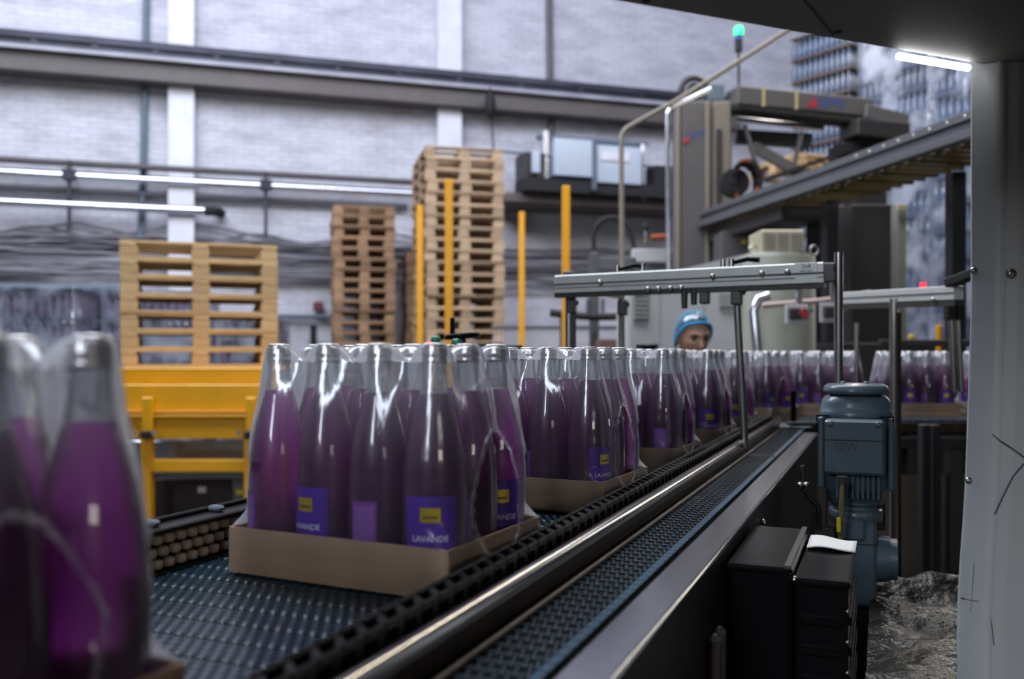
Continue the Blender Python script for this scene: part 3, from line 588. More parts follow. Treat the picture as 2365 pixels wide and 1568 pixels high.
n = len(out); vs = [(x, y, 0) for x, y in out]+[(x, y, Hh) for x, y in out]+[(x*.9-.01, y*.9, Hh+.03) for x, y in out]
mb.add(vs, [(i, (i+1) % n, n+(i+1) % n, n+i) for i in range(n)]+[(n+i, n+(i+1) % n, 2*n+(i+1) % n, 2*n+i) for i in range(n)], True); mb.add(vs[2*n:], [tuple(range(n))]); mb.build('body', M_CABG, oh)
lv = MB().box((-.03, 0, Hh+.1), (.28, .3, .15), None, .01).build('louvre_housing', M_BEIGE, oh)
for i in range(3):
    for k in range(5): MB().box((-.115+.085*i, -.152, Hh+.045+.025*k), (.068, .006, .009)).build('louvre_slot', M_VENT, lv)
for sx in (-.19, .2): 
    e_ = MB(); e_.tube([(sx+.028*math.cos(a), -.05, Hh+.055+.028*math.sin(a)) for a in [2*math.pi*k/14 for k in range(14)]], .008, 6, True); e_.cyl((sx, -.05, Hh), (sx, -.05, Hh+.03), .012, n=8); e_.build('eye_bolt', M_STUD, oh)
for px, py, lab in ((1842, 726, 'grey switch panel with red and green knobs left of the steel post'), (1922, 722, 'grey switch panel with red and green knobs right of the steel post')):
    t = thing('switch_panel', lab, 'control panel', P(px, py, 5.1)); MB().box((0, .02, 0), (.125, .03, .11), None, .004).build('plate', M_CABW, t)
    MB().box((-.02, -.01, .005), (.06, .05, .06), None, .006).build('switch_body', M_GREYD, t); MB().cyl((.025, -.05, .005), (.025, .01, .005), .026, n=14).build('red_knob', M_LOGOR, t)
    MB().cyl((.06, -.05, .018), (.06, .01, .018), .012, n=10).build('green_button', M_GREEN, t); MB().box((.02, .04, .14), (.03, .03, .28)).build('bracket', M_STEEL, t)
pipe('air_pipe', 'pinkish horizontal pipe above the switch panels', [P(1760, 706, 5.3), P(1900, 694, 5.3), P(2010, 676, 5.3)], .016, mat('pink_pipe', (.48, .37, .34), .4), 8)
pipe('silver_duct', 'upright silver bent duct right of the white cabinet', [P(1755, 1050, 5.5), P(1748, 800, 5.5), P(1740, 720, 5.5), P(1752, 690, 5.5), P(1775, 682, 5.5)], .03, M_PIPES, 12, 'duct')
def pbox(name, label, cat, px0, px1, py0, py1, Y, dep, m, bev=.006, floor=False):
    a = P(px0, py0, Y); b = P(px1, py1, Y); z1, z0 = a.z, (0 if floor else b.z)
    o = MB().box((0, 0, (z1-z0)/2), (b.x-a.x, dep, z1-z0), None, bev).build(name, m); o.location = ((a.x+b.x)/2, Y+dep/2, z0); return tag(o, label, cat)
pbox('dark_upright', 'black upright beam right of the louvred cabinet', 'beam', 1908, 1938, 462, 900, 6.4, .12, M_BLACKM, floor=True)
pbox('dark_cabinet', 'tall dark brown cabinet behind the far aluminium beam', 'cabinet', 1966, 2068, 472, 900, 6.9, .4, M_GREYD, floor=True)
pbox('grey_upright', 'slim olive-grey upright right of the dark cabinet', 'beam', 2073, 2094, 470, 900, 6.6, .12, M_CABG, floor=True)
pbox('dark_machine', 'dark low machine behind the far row of packs', 'machine', 1935, 2230, 792, 1000, 6.0, .5, M_GREYD, floor=True)
tag(MB().box(P(2082, 480, 6.55), (.07, .03, .05), None, .004).build('small_sign', M_BEIGE), 'small pale plate at the top of the olive upright', 'sign')
# black hose arch with gripper
hs = thing('hose_arch', 'black hose arching over grey blocks behind the beam', 'hose', P(1415, 600, 8.6))
MB().tube([P(1372, 575, 8.6)-hs.location]+[P(1414+44*math.cos(a), 546-44*math.sin(a), 8.6)-hs.location for a in [math.pi*(1-k/14) for k in range(15)]]+[P(1470, 590, 8.6)-hs.location], .022, 8).build('hose', M_BLACKM, hs)
MB().box(P(1372, 700, 8.6)-hs.location, (.09, .1, .95), None, .01).build('support', M_CONVO, hs); MB().box(P(1425, 610, 8.6)-hs.location, (.36, .12, .13), None, .01).build('block', M_CONVO, hs)
MB().box(P(1500, 592, 8.6)-hs.location, (.34, .12, .13), None, .01).build('block', M_CABW, hs); MB().cyl(P(1503, 549, 8.5)-hs.location, P(1545, 546, 8.5)-hs.location, .03, n=10).build('orange_sleeve', M_ORANGE, hs)
MB().cyl(P(1490, 560, 8.5)-hs.location, P(1490, 532, 8.5)-hs.location, .018, n=8).build('stalk', M_STUD, hs); MB().ball(P(1490, 525, 8.5)-hs.location, .035, 10, 8).build('knob', M_BLACKM, hs)
tk = thing('cable_tray', 'dark curved cable tray seen under the aluminium beam', 'tray', P(1390, 720, 8.4))
MB().tube([P(1270+i*24, 722+10*math.sin(i/10*math.pi), 8.4)-tk.location for i in range(11)], .035, 8).build('tray', M_BLACKM, tk)
for px in (1358, 1392): MB().cyl(P(px, 690, 8.4)-tk.location, P(px, 722, 8.4)-tk.location, .018, n=8).build('hanger', M_CONVO, tk)
MB().box(Vector((P(1300, 0, 8.42).x, 8.42, .92))-tk.location, (.06, .06, 1.84)).build('support', M_CONVO, tk)
ln = thing('safety_fence', 'low white mesh fence behind the beam posts', 'fence', (gx(1300, 9.5), 9.5, 0))
zf = gz(757, 9.5)
MB().box((0, 0, zf), (1.5, .04, .04)).build('top_rail', M_CONVO, ln)
br_ = MB().box((0, 0, zf/2), (.012, .012, zf)).mesh('fence_bar', M_CABW)
for k in range(30): inst('fence_bar', br_, ln, (-.72+.05*k, 0, 0))
pbox('brown_box', 'brown carton standing behind the right-hand beam post', 'box', 1384, 1425, 783, 900, 7.6, .3, mat('dull_brown_card', (.17, .10, .08), .8), floor=True)
for px, py0, py1, m, lab in ((2108, 772, 784, M_YTAG, 'tiny yellow marker on the dark machine'), (2172, 750, 845, M_YELO, 'slim yellow upright behind the far packs')):
    pbox('yellow_marker', lab, 'marker', px-5, px+5, py0, py1, 5.6, .04, m)
pbox('guard_rail', 'dull brown horizontal guard rail above the far packs', 'rail', 2035, 2250, 784, 800, 5.2, .05, M_GREYD)

# ------------------------------------------------------------------ the conveyor
cv = thing('pack_conveyor', 'wide blue mesh belt conveyor carrying the bottle packs', 'conveyor', (0, 0, 0), ROTC)
U0, U1 = 0.30, 3.90; V0, V1 = -0.90, -0.455
def belt_row_mesh(name, width, m, pitch, rp, hh):
    mb = MB(); k = int(round(width/pitch)); t = .0056; q4 = rp/4
    for i in range(k):
        x = -width/2+(i+.5)*pitch
        for j in range(4):
            s = 1 if j % 2 == 0 else -1; ya = j*q4; yb = ya+q4
            p0, p1 = (x-pitch/2, ya), (x, yb); p2 = (x+pitch/2, ya)
            if s < 0: p0, p1, p2 = (x, ya), (x+pitch/2, yb), (x-pitch/2, yb)
            mb.bar((p0[0], p0[1], -hh/2-.0022), (p1[0], p1[1], -hh/2-.0022), t, hh)
            mb.bar(((p1 if s > 0 else p0)[0], (p1 if s > 0 else p0)[1], -hh/2-.0024), (p2[0], p2[1], -hh/2-.0024), t, hh)
        mb.ball((x-pitch/2, .002, -.0034), .0052, 8, 6, (.85, 1.15, .65)); mb.ball((x, 2*q4-q4, -.004), .004, 6, 4, (1, 1, .6))
    return mb.mesh(name, m)
RP = 0.0254
row = belt_row_mesh('belt_row', V1-V0-.004, M_BELT, .0148, .0508, .007)
for k in range(int((U1-U0)/.0508)): inst('belt_row', row, cv, ((V0+V1)/2, U0+k*.0508, BELT))
MB().box(((V0+V1)/2, (U0+U1)/2, BELT-.045), (V1-V0+.02, U1-U0, .02)).build('belt_bed', M_BLACKM, cv)
# left roller guide
lg = thing('roller_guide', 'low side guide with rows of beige rollers left of the packs', 'guide rail', (0, 0, 0), ROTC)
MB().box((V0-.028, (U0+U1)/2, BELT+.024), (.012, U1-U0, .060)).build('back_plate', M_GUIDE, lg)
MB().box((V0-.014, (U0+U1)/2, BELT+.0565), (.036, U1-U0, .008), bev=.002).build('top_strip', M_GUIDE, lg); MB().cyl((V0-.034, U0, BELT+.064), (V0-.034, U1, BELT+.064), .0045, n=8).build('top_rod', M_GUIDE, lg)
MB().box((V0-.010, (U0+U1)/2, BELT-.002), (.03, U1-U0, .006)).build('bottom_strip', M_GUIDE, lg)
rlm = MB().lathe([(.0055, -.0062), (.0078, -.0048), (.0082, 0), (.0078, .0048), (.0055, .0062)], 10).mesh('roller', M_ROLL)
for k in range(84):
    for j in range(3): inst('roller', rlm, lg, (V0-.010, .62+k*.0225+(.01125 if j == 1 else 0), BELT+.0105+j*.0165))
clip = MB().box((0, 0, 0), (.022, .016, .008), bev=.003).mesh('clip', M_PIPEB)
for k in range(24): inst('clip', clip, lg, (V0-.022, .70+k*.13, BELT+.0655))
# right ladder guide, rails
rg = thing('ladder_guide', 'black slotted plastic side guide along the right of the packs', 'guide rail', (0, 0, 0), ROTC)
VG = -0.436
lad = MB(); LP = .036
for s in (-1, 1): lad.box((s*.0125, 0, .0), (.006, LP, .010), bev=.002)
lad.box((0, 0, -.002), (.030, .010, .009), Matrix.Rotation(math.radians(-48), 3, 'Z'), .002); lad.box((-.0125, 0, -.022), (.004, LP, .038)); lad.box((.0125, .008, -.020), (.005, .011, .034))
ladm = lad.mesh('guide_link', M_GUIDE)
for k in range(int((3.9-.35)/LP)): inst('guide_link', ladm, rg, (VG, .35+k*LP, BELT+.044))
MB().box((VG-.003, (U0+U1)/2, BELT+.002), (.03, U1-U0, .012)).build('guide_foot', M_GUIDE, rg)
rr_ = thing('guide_rail', 'polished round steel rail between the two belts', 'guide rail', (0, 0, 0), ROTC)
MB().cyl((-.400, U0, BELT+.026), (-.400, U1, BELT+.026), .0115, n=20).build('round_rail', M_STEELP, rr_)
MB().box((-.404, (U0+U1)/2, BELT+.002), (.018, U1-U0, .030)).build('rail_web', M_RUST, rr_); MB().box((-.386, (U0+U1)/2, BELT-.012), (.014, U1-U0, .006), bev=.002).build('lower_shelf', M_RUST, rr_)
MB().cyl((-.380, U0, BELT-.006), (-.380, U1, BELT-.006), .0045, n=12).build('lower_rod', M_RUST, rr_)
# second narrow belt
c2 = thing('narrow_conveyor', 'narrow dark flush-grid belt beside the steel side plate', 'conveyor', (0, 0, 0), ROTC)
nb = MB(); wd2 = .080; hh = .006
k = 6; pt = wd2/k
for i in range(k):
    x = -wd2/2+(i+.5)*pt; sl = .0032
    nb.bar((x-pt/2, -RP/4, -hh/2), (x+.001, RP/4, -hh/2), .0058, hh); nb.bar((x-.001, RP/4, -hh/2), (x+pt/2, -RP/4, -hh/2), .0058, hh)
    nb.bar((x, RP/4, -hh/2-.0008), (x, RP*.75, -hh/2-.0008), .0042, hh); nb.box((x+pt/2, -RP*.25, .0004), (.0035, .009, .0016))
nbm = nb.mesh('belt_row', M_BELT2)
edm = MB().box((0, 0, -.004), (.013, RP*.96, .009), bev=.0012).mesh('edge_link', M_BELTE)
V2 = -.350
for k in range(int((3.95-.3)/RP)):
    inst('belt_row', nbm, c2, (V2, .3+k*RP, BELT-.010)); inst('edge_link', edm, c2, (V2+.0465, .3+k*RP, BELT-.010))
MB().box((V2, (.3+3.95)/2, BELT-.04), (.12, 3.65, .02)).build('belt_bed', M_BLACKM, c2); MB().box((V2+.005, 2.80, BELT-.0085), (.095, .012, .004)).build('joint_strip', M_STEELD, c2)
# steel side plate
sd = thing('side_plate', 'stainless steel side plate of the conveyor with a bright outer edge', 'side plate', (0, 0, 0), ROTC)
SP0, SP1 = .25, 3.62
MB().box((-.2565, (SP0+SP1)/2, BELT-.006), (.049, SP1-SP0, .006), bev=.0015).build('top_flange', M_STEEL, sd)
MB().cyl((-.231, SP0, BELT-.006), (-.231, SP1, BELT-.006), .0042, n=12).build('rolled_edge', M_STEELP, sd)
MB().box((-.233, (SP0+SP1)/2, BELT-.29), (.006, SP1-SP0, .56)).build('skirt', M_STEELD, sd)
for u in (.9, 1.75, 2.55, 3.3): MB().ball((-.229, u, BELT-.20), .007, 10, 6).build('skirt_bolt', M_STUD, sd)
for dv_ in (0, .030): MB().box((-.220, 1.295+dv_*1.3, BELT-.40), (.018, .026, .60), bev=.007).build('hinge_strip', mat('hinge_grey', (.16, .14, .135), .35, .6), sd)
MB().box((-.40, (SP0+SP1)/2, .55), (.05, SP1-SP0, .08)).build('frame_beam', M_STEELD, sd)
for u in (.5, 1.9, 3.3):
    for v in (-.86, -.26): MB().box((v, u, .51), (.05, .05, 1.02)).build('leg', M_STEELD, sd)

# far transverse conveyor
tc_ = thing('cross_conveyor', 'far cross conveyor bringing packs in from the right', 'conveyor', (0, 0, 0))
sl = MB().box((0, 0, -.006), (.046, .62, .012), bev=.003).mesh('slat', M_BELT2)
for k in range(54): inst('slat', sl, tc_, (.74+k*.05, 4.42, BELT))
sl2 = MB().box((0, 0, -.007), (.66, .046, .012), bev=.003).mesh('slat', M_BELT2)
for k in range(7): inst('slat', sl2, tc_, W(3.93+k*.05, -.60, BELT), ROTC)
MB().box((2.42, 4.08, BELT-.035), (1.9, .03, .05), bev=.004).build('front_rail', M_RUST, tc_); MB().box((2.42, 4.08, BELT-.10), (1.9, .06, .05), bev=.004).build('lower_rail', M_BLACKM, tc_)
MB().box((2.1, 4.76, BELT+.03), (2.7, .03, .05), bev=.004).build('rear_rail', M_RUST, tc_); MB().box((2.0, 4.42, BELT-.05), (2.7, .56, .04)).build('bed', M_BLACKM, tc_)
for x in (1.05, 2.0, 3.1):
    for y in (4.12, 4.70): MB().box((x, y, .54), (.06, .06, 1.08)).build('leg', M_GREYD, tc_)
MB().box((2.2, 4.14, .62), (1.6, .02, .55)).build('apron', mat('brown_grey_apron', (.10, .085, .07), .6), tc_)

# ------------------------------------------------------------------ bottles, trays, film
R0 = .0410; BH = .305; FILL = .243
prof = [(.030, 0.0), (.0385, .002), (R0, .008), (R0, .110), (.0405, .130), (.0390, .150), (.0362, .172), (.0320, .194), (.0262, .215), (.0215, .230), (.0184, FILL)]
def rad(z):
    full = prof+[(.0165, .258), (.0146, .272), (.0146, .284)]
    if z <= 0: return full[0][0]
    for (r0, z0), (r1, z1) in zip(full, full[1:]):
        if z <= z1: return r0+(r1-r0)*(z-z0)/(z1-z0)
    return .0160
# smooth the shoulder by resampling
body_prof = [(prof[0][0], prof[0][1]), (prof[1][0], prof[1][1])] + [((rad(z-.004)+rad(z)*2+rad(z+.004))/4 if z > .11 else rad(z), z) for z in [.008, .05, .10]+[.11+.0074*k for k in range(18)]] + [(rad(FILL), FILL-.0004), (rad(FILL)*.5, FILL-.0012), (0, FILL-.0012)]
ME_BODY = MB().lathe(body_prof, 28).mesh('filled_body', M_LIQ)
ME_NECK = MB().lathe([(rad(FILL)+.0001, FILL-.0003), (.0168, .252), (.0156, .263), (.0146, .272), (.0146, .278), (.0158, .280), (.0158, .283), (.0146, .2845)], 24, close=False).mesh('clear_neck', M_NECK)
ME_CAP = MB().lathe([(.0150, .2800), (.0162, .2803), (.0163, .2845), (.0157, .2855), (.0157, .2885), (.0164, .2895), (.0164, .2935), (.0158, .2945), (.0159, .3005), (.0148, .3040), (.0128, .305), (0, .3052)], 24).mesh('cap', M_CAP)
def arc_patch(a0, a1, z0, z1, r, m, name, n=10):
    mb = MB(); mb.grid(lambda s, t: Vector((math.sin(a0+(a1-a0)*s)*r, -math.cos(a0+(a1-a0)*s)*r, z0+(z1-z0)*t)), n, 1); return mb.mesh(name, m)
def bend(vs, fs, r, a, z, m, name):
    mb = MB(); mb.add([Vector((math.sin(a+v.x/r)*r, -math.cos(a+v.x/r)*r, z+v.y)) for v in vs], fs); return mb.mesh(name, m)
RL = R0+.0004
ME_LAB = arc_patch(-.80, .80, .030, .118, RL, M_LABEL, 'front_label', 14); ME_BLAB = arc_patch(math.pi-.44, math.pi+.44, .030, .106, RL, M_BACKL, 'back_label', 8)
ME_EMB = arc_patch(-.31, .31, .0865, .1045, RL+.0003, M_GOLD, 'gold_emblem', 8); ME_EMBP = arc_patch(-.22, .22, .0915, .0945, RL+.0005, M_GOLDD, 'emblem_print', 6)
vs, fs = text_geo('LAVANDE', .0105); sx = .046/max(1e-6, (max(v.x for v in vs)-min(v.x for v in vs)))
ME_TXT = bend([Vector((v.x*sx, v.y, 0)) for v in vs], fs, RL+.0003, 0, .0665, M_PRINT, 'lettering')
mb = MB()
for k in range(16): mb.grid(lambda s, t, k=k: Vector((math.sin(math.pi-.36+.72*s)*(RL+.0003), -math.cos(math.pi-.36+.72*s)*(RL+.0003), .044+.0036*k+.0016*t)), 5, 1)
ME_FINE = mb.mesh('fine_print', M_PRINT2)
ME_BAR = arc_patch(math.pi-.12, math.pi+.40, .033, .041, RL+.0003, M_PRINT, 'barcode_field', 4)
def make_bottle(label, loc, rz, group, detail):
    t = thing('lemonade_bottle', label, 'bottle', loc, rz, group)
    inst('filled_body', ME_BODY, t); inst('clear_neck', ME_NECK, t); inst('cap', ME_CAP, t)
    a = inst('front_label', ME_LAB, t); b = inst('back_label', ME_BLAB, t); e = inst('gold_emblem', ME_EMB, a)
    if detail: inst('lettering', ME_TXT, a); inst('emblem_print', ME_EMBP, a); inst('fine_print', ME_FINE, b); inst('barcode_field', ME_BAR, b)
    return t
PT = .0835; TX, TY, TH = .1725, .130, .061       # bottle pitch, tray half sizes, tray height
def wallbox(c, d, nm): return MB().box(c, d, bev=.0008).mesh(nm, M_CARD)
TR = [('base', MB().box((0, 0, .0015), (2*TX, 2*TY, .003)).mesh('base', M_CARD))] + [('tray_wall', wallbox((s*(TX-.0015), 0, TH/2), (.003, 2*TY, TH), 'tray_wall')) for s in (-1, 1)] + [('tray_wall', wallbox((0, s*(TY-.0015), TH/2), (2*TX-.006, .003, TH), 'tray_wall')) for s in (-1, 1)] + \
     [('corner_flap', wallbox((s*(TX-.0042), q*(TY-.035), TH/2-.002), (.002, .055, TH-.006), 'corner_flap')) for s in (-1, 1) for q in (-1, 1)]
HX, HYY = 1.5*PT, PT
CAPS = [((i-1.5)*PT, (j-1)*PT) for i in range(4) for j in range(3)]
def sst(a, b, x): t = max(0, min(1, (x-a)/(b-a))); return t*t*(3-2*t)
def top_h(x, y):
    d = min(math.hypot(x-a, y-b) for a, b in CAPS); return BH+.0015-.023*sst(.0135, .046, d)
def film_mesh(seed):
    rr = random.Random(seed); ring = []
    nX, nY, nC = 36, 30, 8                      # points on the long sides, the short sides and the corners
    def seg(p, q, nrm, n): return [(p[0]+(q[0]-p[0])*i/n, p[1]+(q[1]-p[1])*i/n, nrm[0], nrm[1], 0) for i in range(n)]
    def cor(c, a): return [(c[0], c[1], math.cos(a+math.pi/2*i/nC), math.sin(a+math.pi/2*i/nC), 1) for i in range(nC)]
    ring += cor((HX, HYY), 0)[:0]
    ring += seg((HX, -HYY), (HX, HYY), (1, 0), nY)+cor((HX, HYY), 0)+seg((HX, HYY), (-HX, HYY), (0, 1), nX)+cor((-HX, HYY), math.pi/2)
    ring += seg((-HX, HYY), (-HX, -HYY), (-1, 0), nY)+cor((-HX, -HYY), math.pi)+seg((-HX, -HYY), (HX, -HYY), (0, -1), nX)+cor((HX, -HYY), 1.5*math.pi)
    n = len(ring); zs = [.030, .046, .0600, .064, .072, .082]+[.09+.0085*k for k in range(25)]; zs = [z for z in zs if z < .3]+[.300, .3045]
    ph = [rr.uniform(0, 6) for _ in range(6)]
    vs = []
    def outer(z, cx, cy, nx, ny):
        r = max(rad(z), .0157, .0166+(.300-z)*.0268/.150 if z > .15 else 0)+.0016
        sag = 0
        if nx == 0 or ny == 0:
            s = cx if nx == 0 else cy; k = (s/PT + (.5 if nx == 0 else 0)) % 1.0; b = math.sin(math.pi*k)**2
            sag = b*(.0025+.012*sst(.17, .28, z))*(1 if nx == 0 else .7)
        wv = .0009*math.sin(z*70+cx*40+ph[0])+.0008*math.sin(cx*120+cy*130+ph[1])
        q = Vector((cx+nx*(r-sag+wv), cy+ny*(r-sag+wv), z))
        t = 1-sst(.052, .088, z)                                    # flare out over the tray
        ex = TX+.0014; ey = TY+.0014; m = max(abs(q.x)/ex, abs(q.y)/ey)
        dirx, diry = (cx+nx*R0)/ (HX+R0), (cy+ny*R0)/(HYY+R0); mm = max(abs(dirx), abs(diry)); tq = Vector((dirx/mm*ex, diry/mm*ey, z))
        return q.lerp(tq, t)
    for z in zs:
        for cx, cy, nx, ny, c in ring:
            q = outer(z, cx, cy, nx, ny); dz = BH+.0015-top_h(q.x*.96, q.y*.96); q.z -= dz*sst(.235, .3045, z); vs.append(q)
    nr = len(zs); base = vs[(nr-1)*n:]
    for k in range(1, 15):
        f = 1-k/14.5
        for q in base: x, y = q.x*f, q.y*f; vs.append(Vector((x, y, top_h(x, y)+.0004*math.sin(x*160+y*110+ph[2]))))
    tot = nr+14; faces = []
    HW, ZC, ZR = .066+rr.uniform(-.006, .004), .112+rr.uniform(-.004, .006), .085+rr.uniform(-.010, .004); off = rr.uniform(-.008, .008)
    def hole(q):
        if abs(q.x) < HX+.010 or q.z > .25: return None
        a = (q.z-ZC)/ZR; w_ = HW*(1-.42*max(0, a))*(1+.10*max(0, -a)); y = (q.y-off)/w_
        return math.hypot(a, y)
    for k in range(tot-1):
        for i in range(n): faces.append((k*n+i, k*n+(i+1) % n, (k+1)*n+(i+1) % n, (k+1)*n+i))
    faces.append(tuple((tot-1)*n+i for i in range(n)))
    H = [hole(q) for q in vs]; keep = []
    for f in faces:
        hs_ = [H[i] for i in f]
        if all(h is not None and h < 1 for h in hs_): continue
        keep.append(f)
    used = set(i for f in keep for i in f); rim = {1: [], -1: []}
    for i in used:
        h = H[i]
        if h is not None and h < 1:
            q = vs[i]; a = (q.z-ZC); y = (q.y-off); s = (1+.012*math.sin(20*math.atan2(a, y)+ph[3]))/max(h, .2); nq = Vector((q.x, off+y*s, ZC+a*s)); vs[i] = Vector((q.x+(.0025 if q.x > 0 else -.0025), nq.y, nq.z)); rim[1 if q.x > 0 else -1].append(i)
    mb = MB(); remap = {}; out = []
    for f in keep:
        g = []
        for i in f:
            if i not in remap: remap[i] = len(out); out.append(vs[i])
            g.append(remap[i])
        mb.f.append(tuple(g)); mb.sm.append(True)
    mb.v = out; eds = []
    for s in (1, -1):
        ed = MB(); eds.append(ed); pts = sorted((vs[i] for i in rim[s]), key=lambda q: math.atan2(q.z-ZC, q.y-off)); pts2 = [pts[i] for i in range(len(pts)) if i == 0 or (pts[i]-pts[i-1]).length > .003]
        if len(pts2) > 8: ed.tube(pts2, [.0024+.0014*math.sin(3*i+ph[4]) for i in range(len(pts2))], 6, True)
    return mb.mesh('film_sleeve', M_FILM), [e.mesh('film_edge', M_RIM) for e in eds]
M_RIM = film_material('film_rim', 0.04, 0.24)
FILMS = [film_mesh(s) for s in (1, 2, 3)]
PACKN = ['blurred foreground pack', 'second pack from camera', 'third pack from camera', 'fourth pack from camera', 'fifth pack from camera', 'sixth pack from camera',
         'turned pack behind the leaning post', 'pack just left of the motor', 'far pack right of the motor', 'pack half behind the white column']
def pack(idx, c, ang, yaw=None):
    rz = -math.radians(ang); R = Matrix.Rotation(rz, 3, 'Z'); base = Vector((c[0], c[1], BELT+.0006)); nm = PACKN[idx]; rr = random.Random(50+idx)
    t = thing('cardboard_tray', 'brown cardboard tray under the bottles of the '+nm, 'tray', base, rz, 'cardboard trays')
    for nme, me in TR: inst(nme, me, t)
    for i in range(4):
        for j in range(3):
            p = base+R @ Vector(((i-1.5)*PT, (j-1)*PT, .0035)); face = math.atan2(p.x, p.y)          # azimuth from the camera
            a = (yaw or {}).get((i, j)); y = (-face+math.radians(a)) if a is not None else rr.uniform(0, 6.28)
            lab = 'violet bottle, %s row, %s from left, in the %s' % (('front', 'middle', 'back')[j], ORD[i], nm)
            make_bottle(lab, p, y, 'violet lemonade bottles', idx < 5)
    fm, em = FILMS[idx % 3]; o = thing('shrink_film_wrap', 'clear shrink film stretched over the '+nm, 'film', base, rz, 'shrink film wraps')
    inst('film_sleeve', fm, o)
    for e in em: inst('film_edge', e, o)
# label directions (degrees, 0 = towards the camera, positive turns right) for the bottles whose labels can be read
pack(0, (-.460, .650), 26, {(3, 2): 120, (3, 1): 150})
pack(1, (-.172, 1.273), 26.5, {(3, 0): -8, (2, 0): 150, (1, 0): -46, (0, 0): 105, (3, 1): 165, (3, 2): 8})
pack(2, (.0700, 1.853), 26.3, {(3, 0): 48, (2, 0): 100, (1, 0): -100, (0, 0): 175, (3, 1): 170, (3, 2): 100})
def pc(u, v, ang):
    q = W(u, v); a = math.radians(ang); X = Vector((math.cos(a), -math.sin(a), 0)); Y = Vector((math.sin(a), math.cos(a), 0)); q = q-X*TX+Y*TY; return (q.x, q.y)
pack(3, pc(2.225, -.472, 25), 25, {(3, 0): 175, (2, 0): -70, (3, 1): 150}); pack(4, pc(2.85, -.470, 25), 25, {(3, 0): 10}); pack(5, pc(3.42, -.468, 25), 25, {(3, 0): 0})
pack(6, (1.079, 4.116), 44); pack(7, (1.515, 4.42), 6, {(0, 0): 0, (1, 0): 170, (2, 0): 120, (3, 0): -20}); pack(8, (1.955, 4.45), 2); pack(9, (2.395, 4.45), 0)

# ------------------------------------------------------------------ aluminium sensor portal
pf = thing('sensor_portal', 'aluminium profile beam on steel posts across the conveyor', 'frame', (0, 0, 0)); Lp = Vector((.147, 2.99, CAMZ+.228)); Rp = Vector((.880, 2.552, CAMZ+.2285))
bdv = (Rp-Lp).normalized(); bn = Vector((bdv.y, -bdv.x, 0)); 
if bn.y > 0: bn = -bn
MB().bar(Lp, Rp, .040, .058, .003).build('beam_profile', M_ALU, pf)
MB().bar(Lp+bn*.022+Vector((0, 0, -.001)), Rp+bn*.022+Vector((0, 0, -.001)), .006, .0035).build('groove', M_ALUG, pf)
MB().bar(Lp+bn*.0205+Vector((0, 0, -.021)), Rp+bn*.0205+Vector((0, 0, -.021)), .006, .014).build('lower_profile', M_ALU, pf); MB().bar(Lp+bn*.022+Vector((0, 0, -.0135)), Rp+bn*.022+Vector((0, 0, -.0135)), .008, .002).build('groove', M_ALUG, pf)
MB().bar(Lp+Vector((0, 0, -.036)), Rp+Vector((0, 0, -.036)), .034, .014).build('under_strip', M_CLAMP, pf)
kn = MB(); kn.ball((0, 0, 0), .0085, 10, 8); kn = kn.mesh('clamp_knob', M_STUD)
for t_, dz in ((.20, .0), (.63, .002), (.80, .004), (.885, .005)): inst('clamp_knob', kn, pf, Lp.lerp(Rp, t_)+bn*.030+Vector((0, 0, dz)))
for t_ in (.39, .43, .475, .515): inst('clamp_knob', kn, pf, Lp.lerp(Rp, t_)+bn*.028+Vector((0, 0, -.028)))
def clamp(q, s=1.0):
    c = MB(); c.box(q, (.030*s, .030*s, .05*s), ROTC, .004); c.cyl(q+Vector((.012, -.02, .01)), q+Vector((.012, .02, .01)), .010*s, n=8); c.build('clamp', M_CLAMP, pf)
def post(q, z0, z1, r=.0125, top=None):
    MB().cyl((q.x, q.y, z0), (q.x if top is None else top[0], q.y if top is None else top[1], z1), r, n=16).build('post', M_POST, pf)
q = Lp+bdv*.03-bn*.03; post(q, .6, Lp.z+.03); MB().box((q.x, q.y, Lp.z+.03), (.034, .03, .03), ROTC, .003).build('post_cap', M_CLAMP, pf); MB().bar((q.x+.014, q.y, .6), (q.x+.014, q.y, Lp.z-.03), .018, .02, .002, (0, 1, 0)).build('black_post', M_CLAMP, pf)
clamp(q+Vector((.01, -.01, -.07)), .9)
q = Vector((.421, 3.49, 0)); post(q, .6, Lp.z+.0); clamp(Vector((.423, 3.47, Lp.z-.05)), 1.2); MB().bar((q.x, q.y, Lp.z-.005), (Lp.x+.03, Lp.y+.02, Lp.z-.005), .02, .02).build('link_bar', M_CLAMP, pf)
q = W(2.75, -.392); post(Vector((.690, 2.695)).to_3d(), BELT+.02, Lp.z-.03, .0115, (.664, 2.695)); clamp(Vector((.664, 2.685, Lp.z-.055)), 1.1)
q = Rp+bdv*.035; post(q, .6, Rp.z+.055, .012); clamp(Rp+bdv*.012, 1.1)
for t_, dz in ((.52, -.07), (.555, -.06)): 
    q = Lp.lerp(Rp, t_)+bn*.012; MB().cyl(q+Vector((0, 0, -.03)), q+Vector((0, 0, dz-.02)), .011, .009, 12).build('sensor', M_CLAMP, pf)
MB().box(Lp.lerp(Rp, .59)+Vector((0, 0, -.055)), (.03, .03, .045), ROTC, .004).build('sensor_bracket', M_CLAMP, pf)
for t_ in (.255, .355, .655, .685):
    q = Lp.lerp(Rp, t_)-bn*.0; MB().cyl(q+Vector((0, 0, .028)), q+Vector((0, 0, .054)), .0085, n=12).build('clamp_stud', M_STUD, pf)
